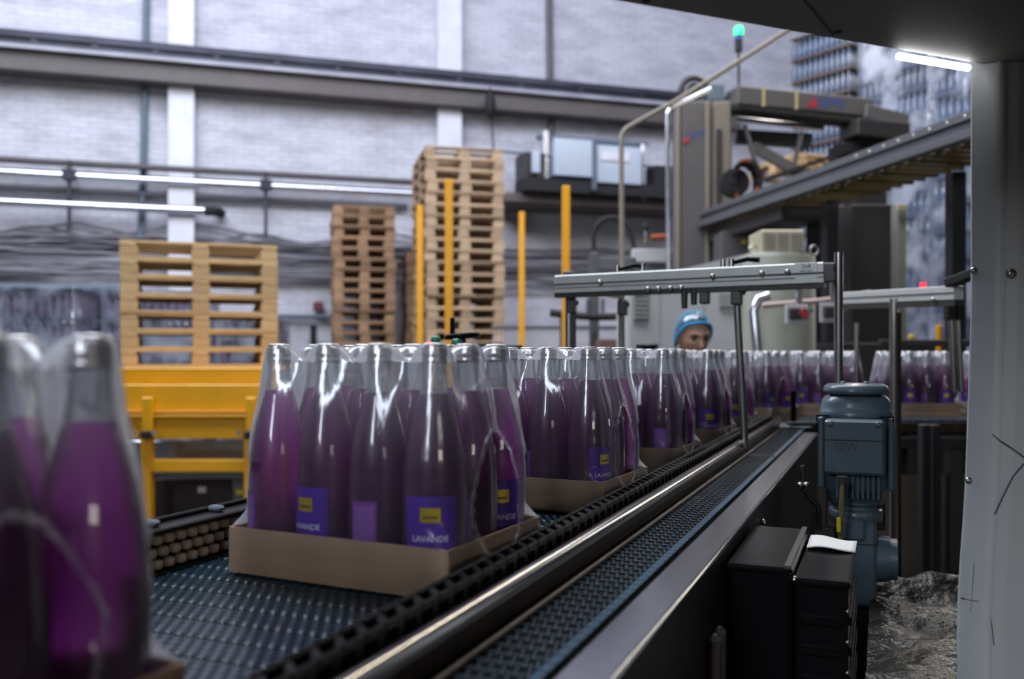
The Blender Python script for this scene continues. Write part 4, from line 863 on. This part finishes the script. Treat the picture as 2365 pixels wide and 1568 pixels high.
for t_, l in ((.29, .06), (.70, .07)):
    q = Lp.lerp(Rp, t_)+Vector((0, 0, .040)); MB().tube([q-bdv*.02, q+bdv*l*.5+Vector((0, 0, .010)), q+bdv*l+Vector((0, 0, .006))], [.006, .007, .008], 8).build('clamp_lever', M_BLACK, pf)
X_ = bdv; qs = Lp.lerp(Rp, .945)+bn*.0265
MB().bar(qs-bdv*.030+Vector((0, 0, .014)), qs+bdv*.030+Vector((0, 0, .014)), .003, .027).build('size_plate', M_ALU, pf); MB().bar(qs-bdv*.030+Vector((0, 0, -.019)), qs+bdv*.030+Vector((0, 0, -.019)), .003, .018).build('size_plate', M_ALU, pf)
flat_text('3x4', .017, qs+bn*.002+Vector((0, 0, .018)), bdv, (0, 0, 1), M_ALUG, 'plate_lettering', pf, .0008)
for (a_, b_, z_) in ((-.018, -.002, .005), (.002, .018, .005)): MB().bar(qs+bn*.002+bdv*a_+Vector((0, 0, z_)), qs+bn*.002+bdv*b_+Vector((0, 0, z_)), .0008, .004).build('plate_print', M_VENT, pf)

# second portal over the far conveyor
p2 = thing('sensor_portal', 'smaller far aluminium beam at the right with a red lamp', 'frame', (0, 0, 0))
La = P(1935, 690, 3.9); Ra = P(2215, 676, 3.1); MB().bar(La, Ra, .04, .05, .003).build('beam_profile', M_ALU, p2); b2 = (Ra-La).normalized(); n2 = Vector((b2.y, -b2.x, 0)); n2 = n2 if n2.y < 0 else -n2
MB().bar(La+n2*.021, Ra+n2*.021, .004, .004).build('groove', M_ALUG, p2); MB().bar(La+Vector((0, 0, -.035)), Ra+Vector((0, 0, -.035)), .035, .02).build('under_strip', M_CLAMP, p2)
for px, Y in ((2064, 3.35),): q = P(px, 690, Y); MB().cyl((q.x, q.y, .5), (q.x, q.y, q.z), .0145, n=16).build('post', M_POST, p2); MB().box((q.x+.02, q.y+.03, .95), (.03, .03, 1.3)).build('rear_strip', M_RUST, p2)
for px in (2196, 2212): a_ = P(px, 720, 3.3); b_ = P(px+8, 905, 3.3); MB().cyl(b_, a_, .011, n=14).build('post', M_POST, p2); MB().box(a_, (.04, .04, .06), None, .005).build('clamp', M_CLAMP, p2)
MB().cyl(P(2132, 672, 3.35), P(2132, 652, 3.35), .012, n=12).build('red_lamp', M_RLAMP, p2); inst('clamp_knob', kn, p2, P(2155, 692, 3.2)); inst('clamp_knob', kn, p2, P(2173, 690, 3.2))
MB().bar(P(2190, 655, 3.1), P(2260, 628, 3.0), .05, .03, .004).build('end_bracket', M_BLACKM, p2)
pipe('thin_post', 'thin steel post between the two far right packs', [P(1978, 1000, 4.0), P(1978, 745, 4.0)], .010, M_POST, 10, 'post')

# hand wheel and clamps left of the conveyor
hw = thing('hand_wheel', 'black crank hand wheel with green knobs above the second pack', 'hand wheel', P(1062, 800, 2.9)); HW_ = hw.location
c = P(1068, 776, 2.9)-HW_
MB().tube([c+Vector((.05*math.cos(a), .05*math.sin(a), .004*math.cos(a))) for a in [2*math.pi*k/24 for k in range(24)]], .009, 8, True).build('wheel_rim', M_BLACK, hw); MB().box(c, (.10, .018, .008)).build('spoke', M_BLACK, hw)
MB().cyl(c+Vector((-.032, 0, .005)), c+Vector((-.032, 0, .058)), .0085, .0075, 12).build('crank_handle', M_BLACK, hw); MB().cyl(c+Vector((0, 0, -.06)), c, .012, n=10).build('spindle', M_CLAMP, hw)
MB().lathe([(.014, -.01), (.016, .0), (.012, .010), (0, .012)], 14, P(1006, 784, 2.9)-HW_).build('green_knob', M_GREEN, hw); MB().lathe([(.016, -.01), (.018, .0), (.013, .007), (0, .009)], 14, P(1055, 788, 2.85)-HW_).build('green_knob', M_GREEN, hw); MB().lathe([(.016, -.01), (.018, .0), (.013, .006), (0, .008)], 14, P(1172, 804, 2.9)-HW_).build('green_knob', M_GREEN, hw)
MB().box(P(1085, 812, 2.9)-HW_, (.36, .05, .03), None, .005).build('bracket', M_BLACKM, hw); MB().ball(P(991, 792, 2.85)-HW_, .008, 10, 8).build('red_pilot', M_RLAMP, hw); MB().box(P(1185, 803, 2.9)-HW_, (.06, .04, .018), None, .004).build('clamp', M_BLACK, hw)
MB().box((.02, .02, -.62), (.05, .05, 1.16)).build('support', M_GREYD, hw)
kc = thing('clamp_lever', 'small black clamp lever behind the third pack', 'clamp', P(1494, 805, 3.6)); KC = kc.location
MB().tube([P(1470, 801, 3.6)-KC, P(1495, 803, 3.6)-KC, P(1518, 799, 3.6)-KC], [.010, .013, .009], 8).build('lever', M_BLACK, kc); MB().cyl(P(1478, 812, 3.6)-KC, P(1478, 796, 3.6)-KC, .016, n=10).build('hub', M_CLAMP, kc); MB().cyl((-.02, .01, -.9), (-.02, .01, 0), .01, n=8).build('stem', M_CLAMP, kc); MB().box(P(1517, 803, 3.6)-KC, (.012, .012, .03)).build('tip', M_STUD, kc)

# ------------------------------------------------------------------ gear motor
YMo = 2.15
mo = thing('gear_motor', 'blue-grey upright gear motor with rounded fan cover', 'motor', ((1976-CX)/F*(YMo+.09), YMo+.09, 0), math.radians(-20)); MO = mo.location
mz = lambda py: CAMZ-(py-HY)/F*YMo
def sq(prof, n=32, pw=3.2):
    """rounded-square sections (half width, z)"""
    vs = []; 
    for r, z in prof:
        for k in range(n):
            a = 2*math.pi*k/n; c, s = math.cos(a), math.sin(a); q = (abs(c)**pw+abs(s)**pw)**(-1/pw); vs.append((r*q*c, r*q*s, z))
    return vs, [(i*n+k, i*n+(k+1) % n, (i+1)*n+(k+1) % n, (i+1)*n+k) for i in range(len(prof)-1) for k in range(n)], n
def sqpart(name, prof, m, off=(0, 0), pw=3.2):
    vs, fs, n = sq(prof, 32, pw); mb = MB(); vs = [(x+off[0], y+off[1], z) for x, y, z in vs]; mb.add(vs, fs, True); mb.add(vs[:n], [tuple(range(n-1, -1, -1))]); mb.add(vs[-n:], [tuple(range(n))]); return mb.build(name, m, mo)
sqpart('fan_cap', [(.066, mz(914)), (.0755, mz(910)), (.0765, mz(905)), (.073, mz(894)), (.064, mz(889)), (.02, mz(887))], M_MOTOR, pw=2.3)
for dx in (-.028, .025): MB().lathe([(.008, 0), (.007, .005), (0, .006)], 10, (dx, -.02, mz(888))).build('cap_bolt', M_MOTOR, mo)
MB().cyl((0, 0, mz(924)), (0, 0, mz(912)), .060, n=24).build('cap_gap', M_BLACKM, mo)
sqpart('fan_cover', [(.070, mz(918)), (.076, mz(924)), (.081, mz(936)), (.0825, mz(952)), (.0845, mz(954)), (.0845, mz(972)), (.080, mz(975))], M_MOTOR, pw=2.6)
sqpart('housing', [(.078, mz(974)), (.079, mz(1135)), (.070, mz(1140)), (.066, mz(1168)), (.05, mz(1170))], M_MOTOR, pw=3.4)
for s in (-1, 1): MB().box((s*.078, -.02, (mz(965)+mz(1135))/2), (.013, .09, mz(965)-mz(1135)), None, .004).build('side_rib', M_MOTOR, mo)
fn = MB().box((0, 0, 0), (.004, .02, .07)).mesh('cooling_fin', M_MOTOR)
for k in range(9): inst('cooling_fin', fn, mo, (-.042+k*.0115, -.079, mz(1118)))
tb_ = MB().box((-.004, -.098, (mz(968)+mz(1094))/2), (.132, .05, mz(968)-mz(1094)), None, .006).build('terminal_box', M_MOTOR, mo)
MB().box((-.004, -.1245, mz(1015)), (.130, .002, .002)).build('box_seam', M_BLACKM, tb_); MB().box((-.004, -.1235, mz(984)), (.130, .002, .0015)).build('box_seam', M_MOTOR, tb_)
for dx in (-.056, .048): MB().lathe([(.008, 0), (.008, .004), (.004, .006), (0, .006)], 10, (dx, -.1225, mz(978)), rot=Matrix.Rotation(math.pi/2, 3, 'X')).build('box_screw', M_MOTOR, tb_)
vs, fs = text_geo('SEW', .026); mb = MB(); mb.add([Vector((v.x-.022, -.1242, v.y+mz(1031))) for v in vs], fs); mb.build('embossed_lettering', mat('motor_letter', (.038, .058, .074), .5), tb_)
for dx in (-.075, .068): MB().tube([(dx-.014, -.084, mz(974)), (dx-.014, -.088, mz(962)), (dx+.014, -.088, mz(962)), (dx+.014, -.084, mz(974))], .0022, 6).build('hook', M_BLACK, mo)
sqpart('flange_ring', [(.066, mz(1168)), (.067, mz(1172)), (.05, mz(1176)), (.048, mz(1186)), (.060, mz(1188)), (.064, mz(1192)), (.062, mz(1212)), (.055, mz(1216))], M_MOTOR, pw=2.1)
MB().box((.006, -.005, mz(1310)), (.082, .12, mz(1205)-mz(1405)), None, .008).build('gearbox', M_MOTOR, mo); MB().box((-.006, -.03, mz(1228)), (.055, .10, .05), None, .006).build('gearbox_neck', M_MOTOR, mo)
MB().box((.006, -.067, mz(1262)), (.078, .004, .002)).build('seam', M_BLACKM, mo); MB().cyl((.045, 0, mz(1305)), (.078, 0, mz(1305)), .058, .054, 24).build('output_cover', M_MOTOR, mo); MB().cyl((.078, 0, mz(1305)), (.094, 0, mz(1305)), .05, .05, 24).build('output_flange', M_MOTOR, mo)
MB().box((.006, .0, mz(1405)/2), (.05, .06, mz(1405))).build('pedestal', M_BLACKM, mo)
MB().box((.0, .07, mz(1200)), (.14, .03, .10), None, .004).build('mount_plate', M_STEELD, mo)
cb = thing('motor_cable', 'olive cable with a yellow tag running down from the motor', 'cable', P(1945, 1105, YMo-.06)); CB = cb.location
MB().tube([P(1945, 1105, YMo-.06)-CB, P(1944, 1160, YMo-.07)-CB, P(1941, 1230, YMo-.06)-CB, P(1938, 1300, YMo-.02)-CB], .0058, 8).build('cable', M_CABLEO, cb); MB().cyl(P(1945, 1100, YMo-.06)-CB, P(1945, 1118, YMo-.06)-CB, .012, n=8).build('gland', M_GREYD, cb); MB().box(P(1937, 1212, YMo-.08)-CB, (.008, .004, .032)).build('yellow_tag', M_YTAG, cb)

# ------------------------------------------------------------------ black control box and paper
bx = thing('control_box', 'black control box on the conveyor side', 'control box', W(1.58, -.135, 0), ROTC); ZT = CAMZ-.32
MB().box((-.038, 0, ZT-.30), (.092, .325, .59), None, .005).build('main_body', M_BLACK, bx); MB().box((.050, -.01, ZT-.315), (.075, .300, .59), None, .004).build('side_body', M_BLACK, bx)
MB().box((-.040, 0, ZT-.006), (.100, .333, .012), None, .004).build('lid', M_BLACK, bx); MB().box((.002, 0, ZT+.001), (.010, .333, .006), None, .001).build('joint_strip', mat('strip_grey', (.035, .035, .035), .4), bx); MB().box((.050, -.012, ZT-.020), (.083, .305, .012), None, .004).build('lid', M_BLACK, bx)
for k in range(9):
    MB().box((.050, -.163, ZT-.075-.045*k), (.060, .008, .012), None, .002).build('fin', M_BLACK, bx); MB().ball((.086, -.158, ZT-.058-.045*k), .0035, 8, 6).build('stud', M_STUD, bx); MB().box((.090, -.01, ZT-.075-.045*k), (.006, .28, .014), None, .002).build('fin', M_BLACK, bx)
MB().ball((.012, -.158, ZT-.018), .006, 8, 6).build('latch', M_STUD, bx)
pp = MB(); pp.grid(lambda s, t: W(1.625+.098*t+.004*math.sin(7*s), -.121+.078*s, ZT-.0085+.003*math.sin(4*s+t)), 8, 6); pp2 = pp.build('paper_note', M_PAPER); tag(pp2, 'torn white paper lying on the black control box', 'paper')
sm = pp2.modifiers.new('t', 'SOLIDIFY'); sm.thickness = .002
bo = thing('steel_bolt_bracket', 'shiny bolt bracket between steel edge and black box', 'bracket', P(1748, 1215, 1.85)); MB().box((0, 0, 0), (.030, .02, .016), None, .003).build('body', M_STEEL, bo); MB().ball((-.008, -.01, .010), .008, 8, 6).build('bolt', M_STUD, bo); MB().ball((.010, -.01, .010), .007, 8, 6).build('bolt', M_STUD, bo)
hb = thing('door_handle', 'dark rounded door handle on the conveyor skirt', 'handle', W(2.2, -.21, BELT-.17), ROTC); MB().tube([(0, -.03, -.06), (.02, -.03, -.05), (.02, -.03, .045), (.012, -.012, .055), (.02, .005, .045), (.02, .005, -.05), (0, .005, -.06)], .008, 8).build('grip', M_STEELD, hb)
lvb = thing('stop_lever', 'grey metal lever bracket between the conveyor and the motor', 'lever', P(1862, 1095, 2.3)); LV = lvb.location
MB().tube([P(1853, 1075, 2.3)-LV, P(1856, 1130, 2.3)-LV, P(1890, 1170, 2.3)-LV, P(1893, 1225, 2.3)-LV], [.006, .007, .008, .006], 8).build('arm', M_STEELD, lvb); MB().ball(P(1848, 1120, 2.28)-LV, .008, 8, 6).build('bolt', M_STUD, lvb); MB().ball(P(1862, 1120, 2.28)-LV, .008, 8, 6).build('bolt', M_STUD, lvb); MB().bar(P(1885, 1180, 2.32)-LV, P(1870, 1260, 2.32)-LV, .03, .004).build('plate', M_STEELD, lvb)
st2 = thing('side_stop', 'small black stop peg beside the turned pack', 'peg', P(1832, 975, 3.7)); MB().box((0, 0, .06), (.02, .02, .14), None, .004).build('peg', M_BLACK, st2); MB().box((.03, 0, -.006), (.10, .05, .02), None, .004).build('foot', M_CLAMP, st2)

# ------------------------------------------------------------------ platform with crumpled sheet, dark stands
pl = thing('sheet_covered_platform', 'low platform covered with crumpled dark sheet at lower right', 'platform', (1.1, 1.9, 0)); rs = random.Random(4)
from mathutils import noise as mn
def sheet(s, t):
    y = -.75+1.18*t; yy = y+1.9; vv = -.03; x = SA*((yy+SA*vv)/CA)+CA*vv-1.1; x = x+(1.15-x)*s; z = .845+.030*mn.noise(Vector((x*5, y*6, 1)))+.016*mn.noise(Vector((x*14+y*6, y*19, 3)))
    z += .035*sst(.90, .97, t)-.10*sst(.972, 1.0, t); return Vector((x, y+.18*s*t, z))
MB().grid(sheet, 110, 80).build('crumpled_sheet', M_SHEET, pl); fb = [(SA*((y_+SA*-.03)/CA)+CA*-.03-1.1, y_-1.9) for y_ in (1.2, 2.24)]; fb += [(1.1, .44), (1.1, -.7)]
mb = MB(); mb.add([(x, y, z) for z in (0, .80) for x, y in fb], [(3, 2, 1, 0), (4, 5, 6, 7), (0, 1, 5, 4), (1, 2, 6, 5), (2, 3, 7, 6), (3, 0, 4, 7)]); mb.build('frame', M_BLACKM, pl)  # black block extended to stand in for the shade under the platform
for px, Y in ((2135, 3.0), (2158, 3.1)): q = P(px, 980, Y); o = thing('dark_stand', 'dark stand post %s the motor and white column' % ('between' if px == 2135 else 'nearer the column between'), 'stand', (q.x, q.y, 0)); MB().box((0, 0, q.z/2), (.03, .04, q.z), None, .004).build('post', M_BLACKM, o); MB().box((0, 0, .55), (.10, .05, .04)).build('arm', M_GREYD, o)

# ------------------------------------------------------------------ white column with hood and light
wc = thing('machine_column', 'white painted machine column at the right edge with rivets', 'column', (.95, 1.5, 0)); WC = wc.location
def colx(z):
    py = HY-(z-CAMZ)*F/1.42
    return (2242 - 12*sst(650, 1150, py) - 20*sst(1050, 1450, py))
zs = [.05+.06*k for k in range(36)]; 
plan = [(60, 1.80, 0), (0, 1.425, 0), (3, 1.417, 0), (55, 1.405, 1), (66, 1.398, 1), (80, 1.400, 1)]
mb = MB(); vs = []
for z in zs:
    ox = colx(z)
    for dx, Y, k in plan: px = ox+dx; vs.append(Vector(((px-CX)/F*Y, Y, z))-WC)
n = len(plan); mb.add(vs, [(i*n+k, i*n+k+1, (i+1)*n+k+1, (i+1)*n+k) for i in range(len(zs)-1) for k in range(n-1)], True); mb.build('left_panel', M_COLUMN, wc)
mb = MB(); vs = []
for z in zs:
    ox = colx(z); gap = 7*sst(1.80, 2.05, z)
    for dx, Y in ((74+gap, 1.60), (74+gap, 1.402), (110, 1.400), (170, 1.402), (400, 1.45)): px = ox+dx; vs.append(Vector(((px-CX)/F*Y, Y, z))-WC)
n = 5; mb.add(vs, [(i*n+k, i*n+k+1, (i+1)*n+k+1, (i+1)*n+k) for i in range(len(zs)-1) for k in range(n-1)]); mb.build('right_panel', M_COLUMN, wc)
MB().box(Vector((1.33, 1.66, 1.1))-WC, (.56, .15, 2.1)).build('core', M_HOODE, wc)
def rivet(px, py, Y, r, name='rivet'):
    q = P(px, py, Y)-WC; MB().lathe([(r, 0), (r*.92, r*.3), (r*.6, r*.55), (0, r*.65)], 14, q, rot=Matrix.Rotation(math.pi/2, 3, 'X')).build(name, M_STUD, wc)
rivet(2250, 625, 1.416, .0062); rivet(2336, 632, 1.400, .0082, 'bolt'); rivet(2238, 1110, 1.416, .0058); rivet(2254, 22, 1.416, .006)
def stroke(pts, r, m, name): MB().tube([P(px, py, Y)-WC for px, py, Y in pts], r, 5).build(name, m, wc)
stroke([(2292, 1003, 1.3985), (2310, 1018, 1.3985), (2335, 1034, 1.3985), (2368, 1058, 1.3985)], .0010, M_SCUFF, 'scratch'); stroke([(2366, 1070, 1.3985), (2340, 1100, 1.3985), (2320, 1140, 1.3985), (2297, 1188, 1.398)], .0009, M_PEN, 'pen_mark')
stroke([(2219, 1381, 1.416), (2236, 1385, 1.413), (2252, 1388, 1.409), (2262, 1387, 1.407)], .0013, M_SCUFF, 'scratch'); stroke([(2250, 1300, 1.408), (2246, 1360, 1.410), (2241, 1415, 1.411)], .0004, M_SCUFF, 'scratch'); stroke([(2278, 1395, 1.4), (2290, 1440, 1.4), (2296, 1490, 1.4)], .0007, M_SCUFF, 'scratch')
hd = thing('machine_hood', 'grey sheet metal hood overhead at the upper right', 'hood', (.4, .8, CAMZ+.45)); HD = hd.location
E0 = Vector((.131, 1.155, 0)); E1 = Vector((.710, 1.402, 0)); ed_ = (E1-E0).normalized(); en = Vector((ed_.y, -ed_.x, 0)); zz = CAMZ+.45
Aq = E0-ed_*.45; Bq = E1+ed_*.75
mb = MB(); v4 = [Aq, Bq, Bq+en*2.4, Aq+en*2.4]; mb.add([Vector((q.x, q.y, zz+h))-HD for h in (0, .03) for q in v4], [(0, 1, 2, 3), (7, 6, 5, 4), (0, 4, 5, 1), (1, 5, 6, 2), (2, 6, 7, 3), (3, 7, 4, 0)]); mb.build('plate', M_HOOD, hd)
s0 = P(1925, 80, zz and (.45*F/(818-80))); s1_ = P(1858, 0, .45*F/818); dd = (s1_-s0); MB().bar(Vector((s0.x, s0.y, zz-.0006))-HD, Vector((s0.x+dd.x*6, s0.y+dd.y*6, zz-.0006))-HD, .003, .001).build('seam', M_HOODE, hd)
for px, py in ((1936, 73), (1492, 2)): q = P(px, py, .45*F/(818-py)); MB().lathe([(.006, 0), (.005, -.002), (0, -.0025)], 12, Vector((q.x, q.y, zz))-HD).build('hood_screw', M_HOODE, hd)
lt = thing('led_strip_light', 'glowing white strip light under the hood edge', 'light', (E1.x, E1.y, zz)); LT = lt.location
l0 = E0.lerp(E1, .765)-en*.004; l1 = E1-ed_*.004-en*.004; MB().cyl(Vector((l0.x, l0.y, zz-.008))-LT, Vector((l1.x, l1.y, zz-.008))-LT, .0052, n=12).build('tube', M_LED, lt)

# ------------------------------------------------------------------ worker
pe = thing('person', 'worker in a blue hair net looking down behind the packs', 'person', (.975, 5.0, 0)); 
hz = CAMZ-(718-HY)/F*5.0                             # top of the net
def skinned(name, verts, edges, radii, m, parent, sub=2):
    me = bpy.data.meshes.new(name); me.from_pydata(verts, edges, []); o = bpy.data.objects.new(name, me); COL.objects.link(o); o.parent = parent
    md = o.modifiers.new('skin', 'SKIN'); md.use_smooth_shade = True
    for i, r in enumerate(radii): me.skin_vertices[0].data[i].radius = (r, r) if not isinstance(r, tuple) else r
    me.skin_vertices[0].data[0].use_root = True
    ss = o.modifiers.new('sub', 'SUBSURF'); ss.levels = sub; ss.render_levels = sub
    me.materials.append(m); return o
nz = hz-.235                                           # neck base height
bv = [(0, .05, .95), (0, .04, 1.12), (0, .02, 1.28), (0, -.01, nz-.05), (0, -.03, nz+.03), (-.19, 0, nz-.10), (-.27, -.06, nz-.36), (-.22, -.26, nz-.46), (-.17, -.34, nz-.48),
      (.19, 0, nz-.10), (.27, -.06, nz-.36), (.22, -.26, nz-.46), (.17, -.34, nz-.48), (-.10, .05, .86), (-.11, .02, .48), (-.11, .06, .08), (-.11, -.08, .04), (.10, .05, .86), (.11, .02, .48), (.11, .06, .08), (.11, -.08, .04)]
be = [(0, 1), (1, 2), (2, 3), (3, 4), (3, 5), (5, 6), (6, 7), (7, 8), (3, 9), (9, 10), (10, 11), (11, 12), (0, 13), (13, 14), (14, 15), (15, 16), (0, 17), (17, 18), (18, 19), (19, 20)]
brad = [.14, .145, .16, (.11, .10), .055, .072, .055, .045, .04, .072, .055, .045, .04, .095, .065, .045, .04, .095, .065, .045, .04]
skinned('body', bv, be, brad, M_JACKET, pe)
for s in (-1, 1):
    hv = [(s*.165, -.35, nz-.485), (s*.150, -.41, nz-.495)]; hedge = [(0, 1)]; hr = [.030, .034]
    for k, (dx, ln) in enumerate(((-.03, .06), (-.01, .075), (.01, .07), (.028, .055))):
        b0 = len(hv); hv += [(s*.150+dx, -.44, nz-.50), (s*.150+dx, -.44-ln*.6, nz-.51), (s*.150+dx, -.44-ln, nz-.53)]; hedge += [(1, b0), (b0, b0+1), (b0+1, b0+2)]; hr += [.0095, .0088, .0078]
    b0 = len(hv); hv += [(s*.115, -.40, nz-.495), (s*.095, -.43, nz-.50)]; hedge += [(1, b0), (b0, b0+1)]; hr += [.0105, .009]
    skinned('hand', hv, hedge, hr, M_SKIN, pe, 1)
# head: a shaped surface in head space (x right, y back, z up), then turned and bowed
def head_surface(s, t):
    th = math.pi*t; ph = 2*math.pi*s; z = -math.cos(th); r = math.sin(th)
    x = r*math.sin(ph); y = -r*math.cos(ph)             # y < 0 is the face
    X = x*.076; Y = y*.098; Z = z*.118
    f = max(0, -y); jaw = sst(.1, -.9, z)
    X *= 1-.26*jaw; Y *= 1-.10*jaw; Y -= .012*f*jaw
    g = lambda cx, cz, w_, h: math.exp(-((X-cx)/w_)**2-((Z-cz)/h)**2)*(1 if y < 0 else 0)
    Y -= .026*g(0, -.026, .012, .016)+.014*g(0, -.004, .009, .022)         # nose
    Y += .010*g(-.031, .010, .017, .011)+.010*g(.031, .010, .017, .011)    # eye sockets
    Y -= .005*g(0, .030, .05, .010)+.006*g(0, -.062, .022, .008)+.008*g(0, -.098, .022, .016)
    Y += .004*g(0, -.070, .020, .003)-0; Y -= .005*g(-.04, -.022, .02, .02)+.005*g(.04, -.022, .02, .02)
    return Vector((X, Y, Z))
HR = Matrix.Translation((0.005, -.075, hz-.142)) @ Matrix.Scale(1.12, 4) @ Matrix.Rotation(math.radians(12), 4, 'Z') @ Matrix.Rotation(math.radians(15), 4, 'X')
def hpart(mb, name, m, par=pe):
    o = mb.build(name, m, par); o.matrix_basis = HR if par is pe else Matrix.Identity(4); return o
hd_o = hpart(MB().grid(head_surface, 48, 40), 'head', M_SKIN)
for s in (-1, 1):
    hpart(MB().ball((s*.030, -.080, .008), .0115, 10, 8), 'eye', M_EYE, hd_o); hpart(MB().tube([(s*.014, -.0985, .024), (s*.030, -.0975, .029), (s*.048, -.086, .023)], [.005, .006, .003], 6), 'eyebrow', M_BROW, hd_o)
    hpart(MB().ball((s*.074, .004, -.005), .030, 10, 8, (.3, .6, 1)), 'ear', M_SKIN, hd_o)
hpart(MB().tube([(-.024, -.0905, -.066), (-.008, -.1000, -.064), (0, -.1005, -.0655), (.008, -.1000, -.064), (.024, -.0905, -.066)], [.001, .0035, .003, .0035, .001], 6), 'lips', M_LIPS, hd_o)
hpart(MB().cyl((0, .02, -.20), (0, .012, -.06), .056, .052, 16), 'neck', M_SKIN)
def cap_surface(k, off):
    def fn(s, t):
        ph = 2*math.pi*s; c = -math.cos(ph)             # -1 front
        low = .068+.010*math.cos(2*ph) - .125*sst(-.70, .50, c)
        zc = low/.118; th0 = math.acos(max(-1, min(1, -zc))); th = th0+(math.pi-th0)*t
        z = -math.cos(th); r = math.sin(th); w_ = 1+.02*math.sin(9*ph+5*t)*math.sin(math.pi*t)
        return Vector((r*math.sin(ph)*(.076+off)*w_, -r*math.cos(ph)*(.098+off)*w_, z*(.118+off)))
    return fn
hpart(MB().grid(cap_surface(0, .004), 40, 14), 'hair', M_HAIR); hpart(MB().grid(cap_surface(1, .012), 48, 16), 'hair_net', M_NET)
f = cap_surface(1, .010); hpart(MB().tube([f(k/40, .02) for k in range(40)], .007, 8, True), 'net_band', M_BAND)
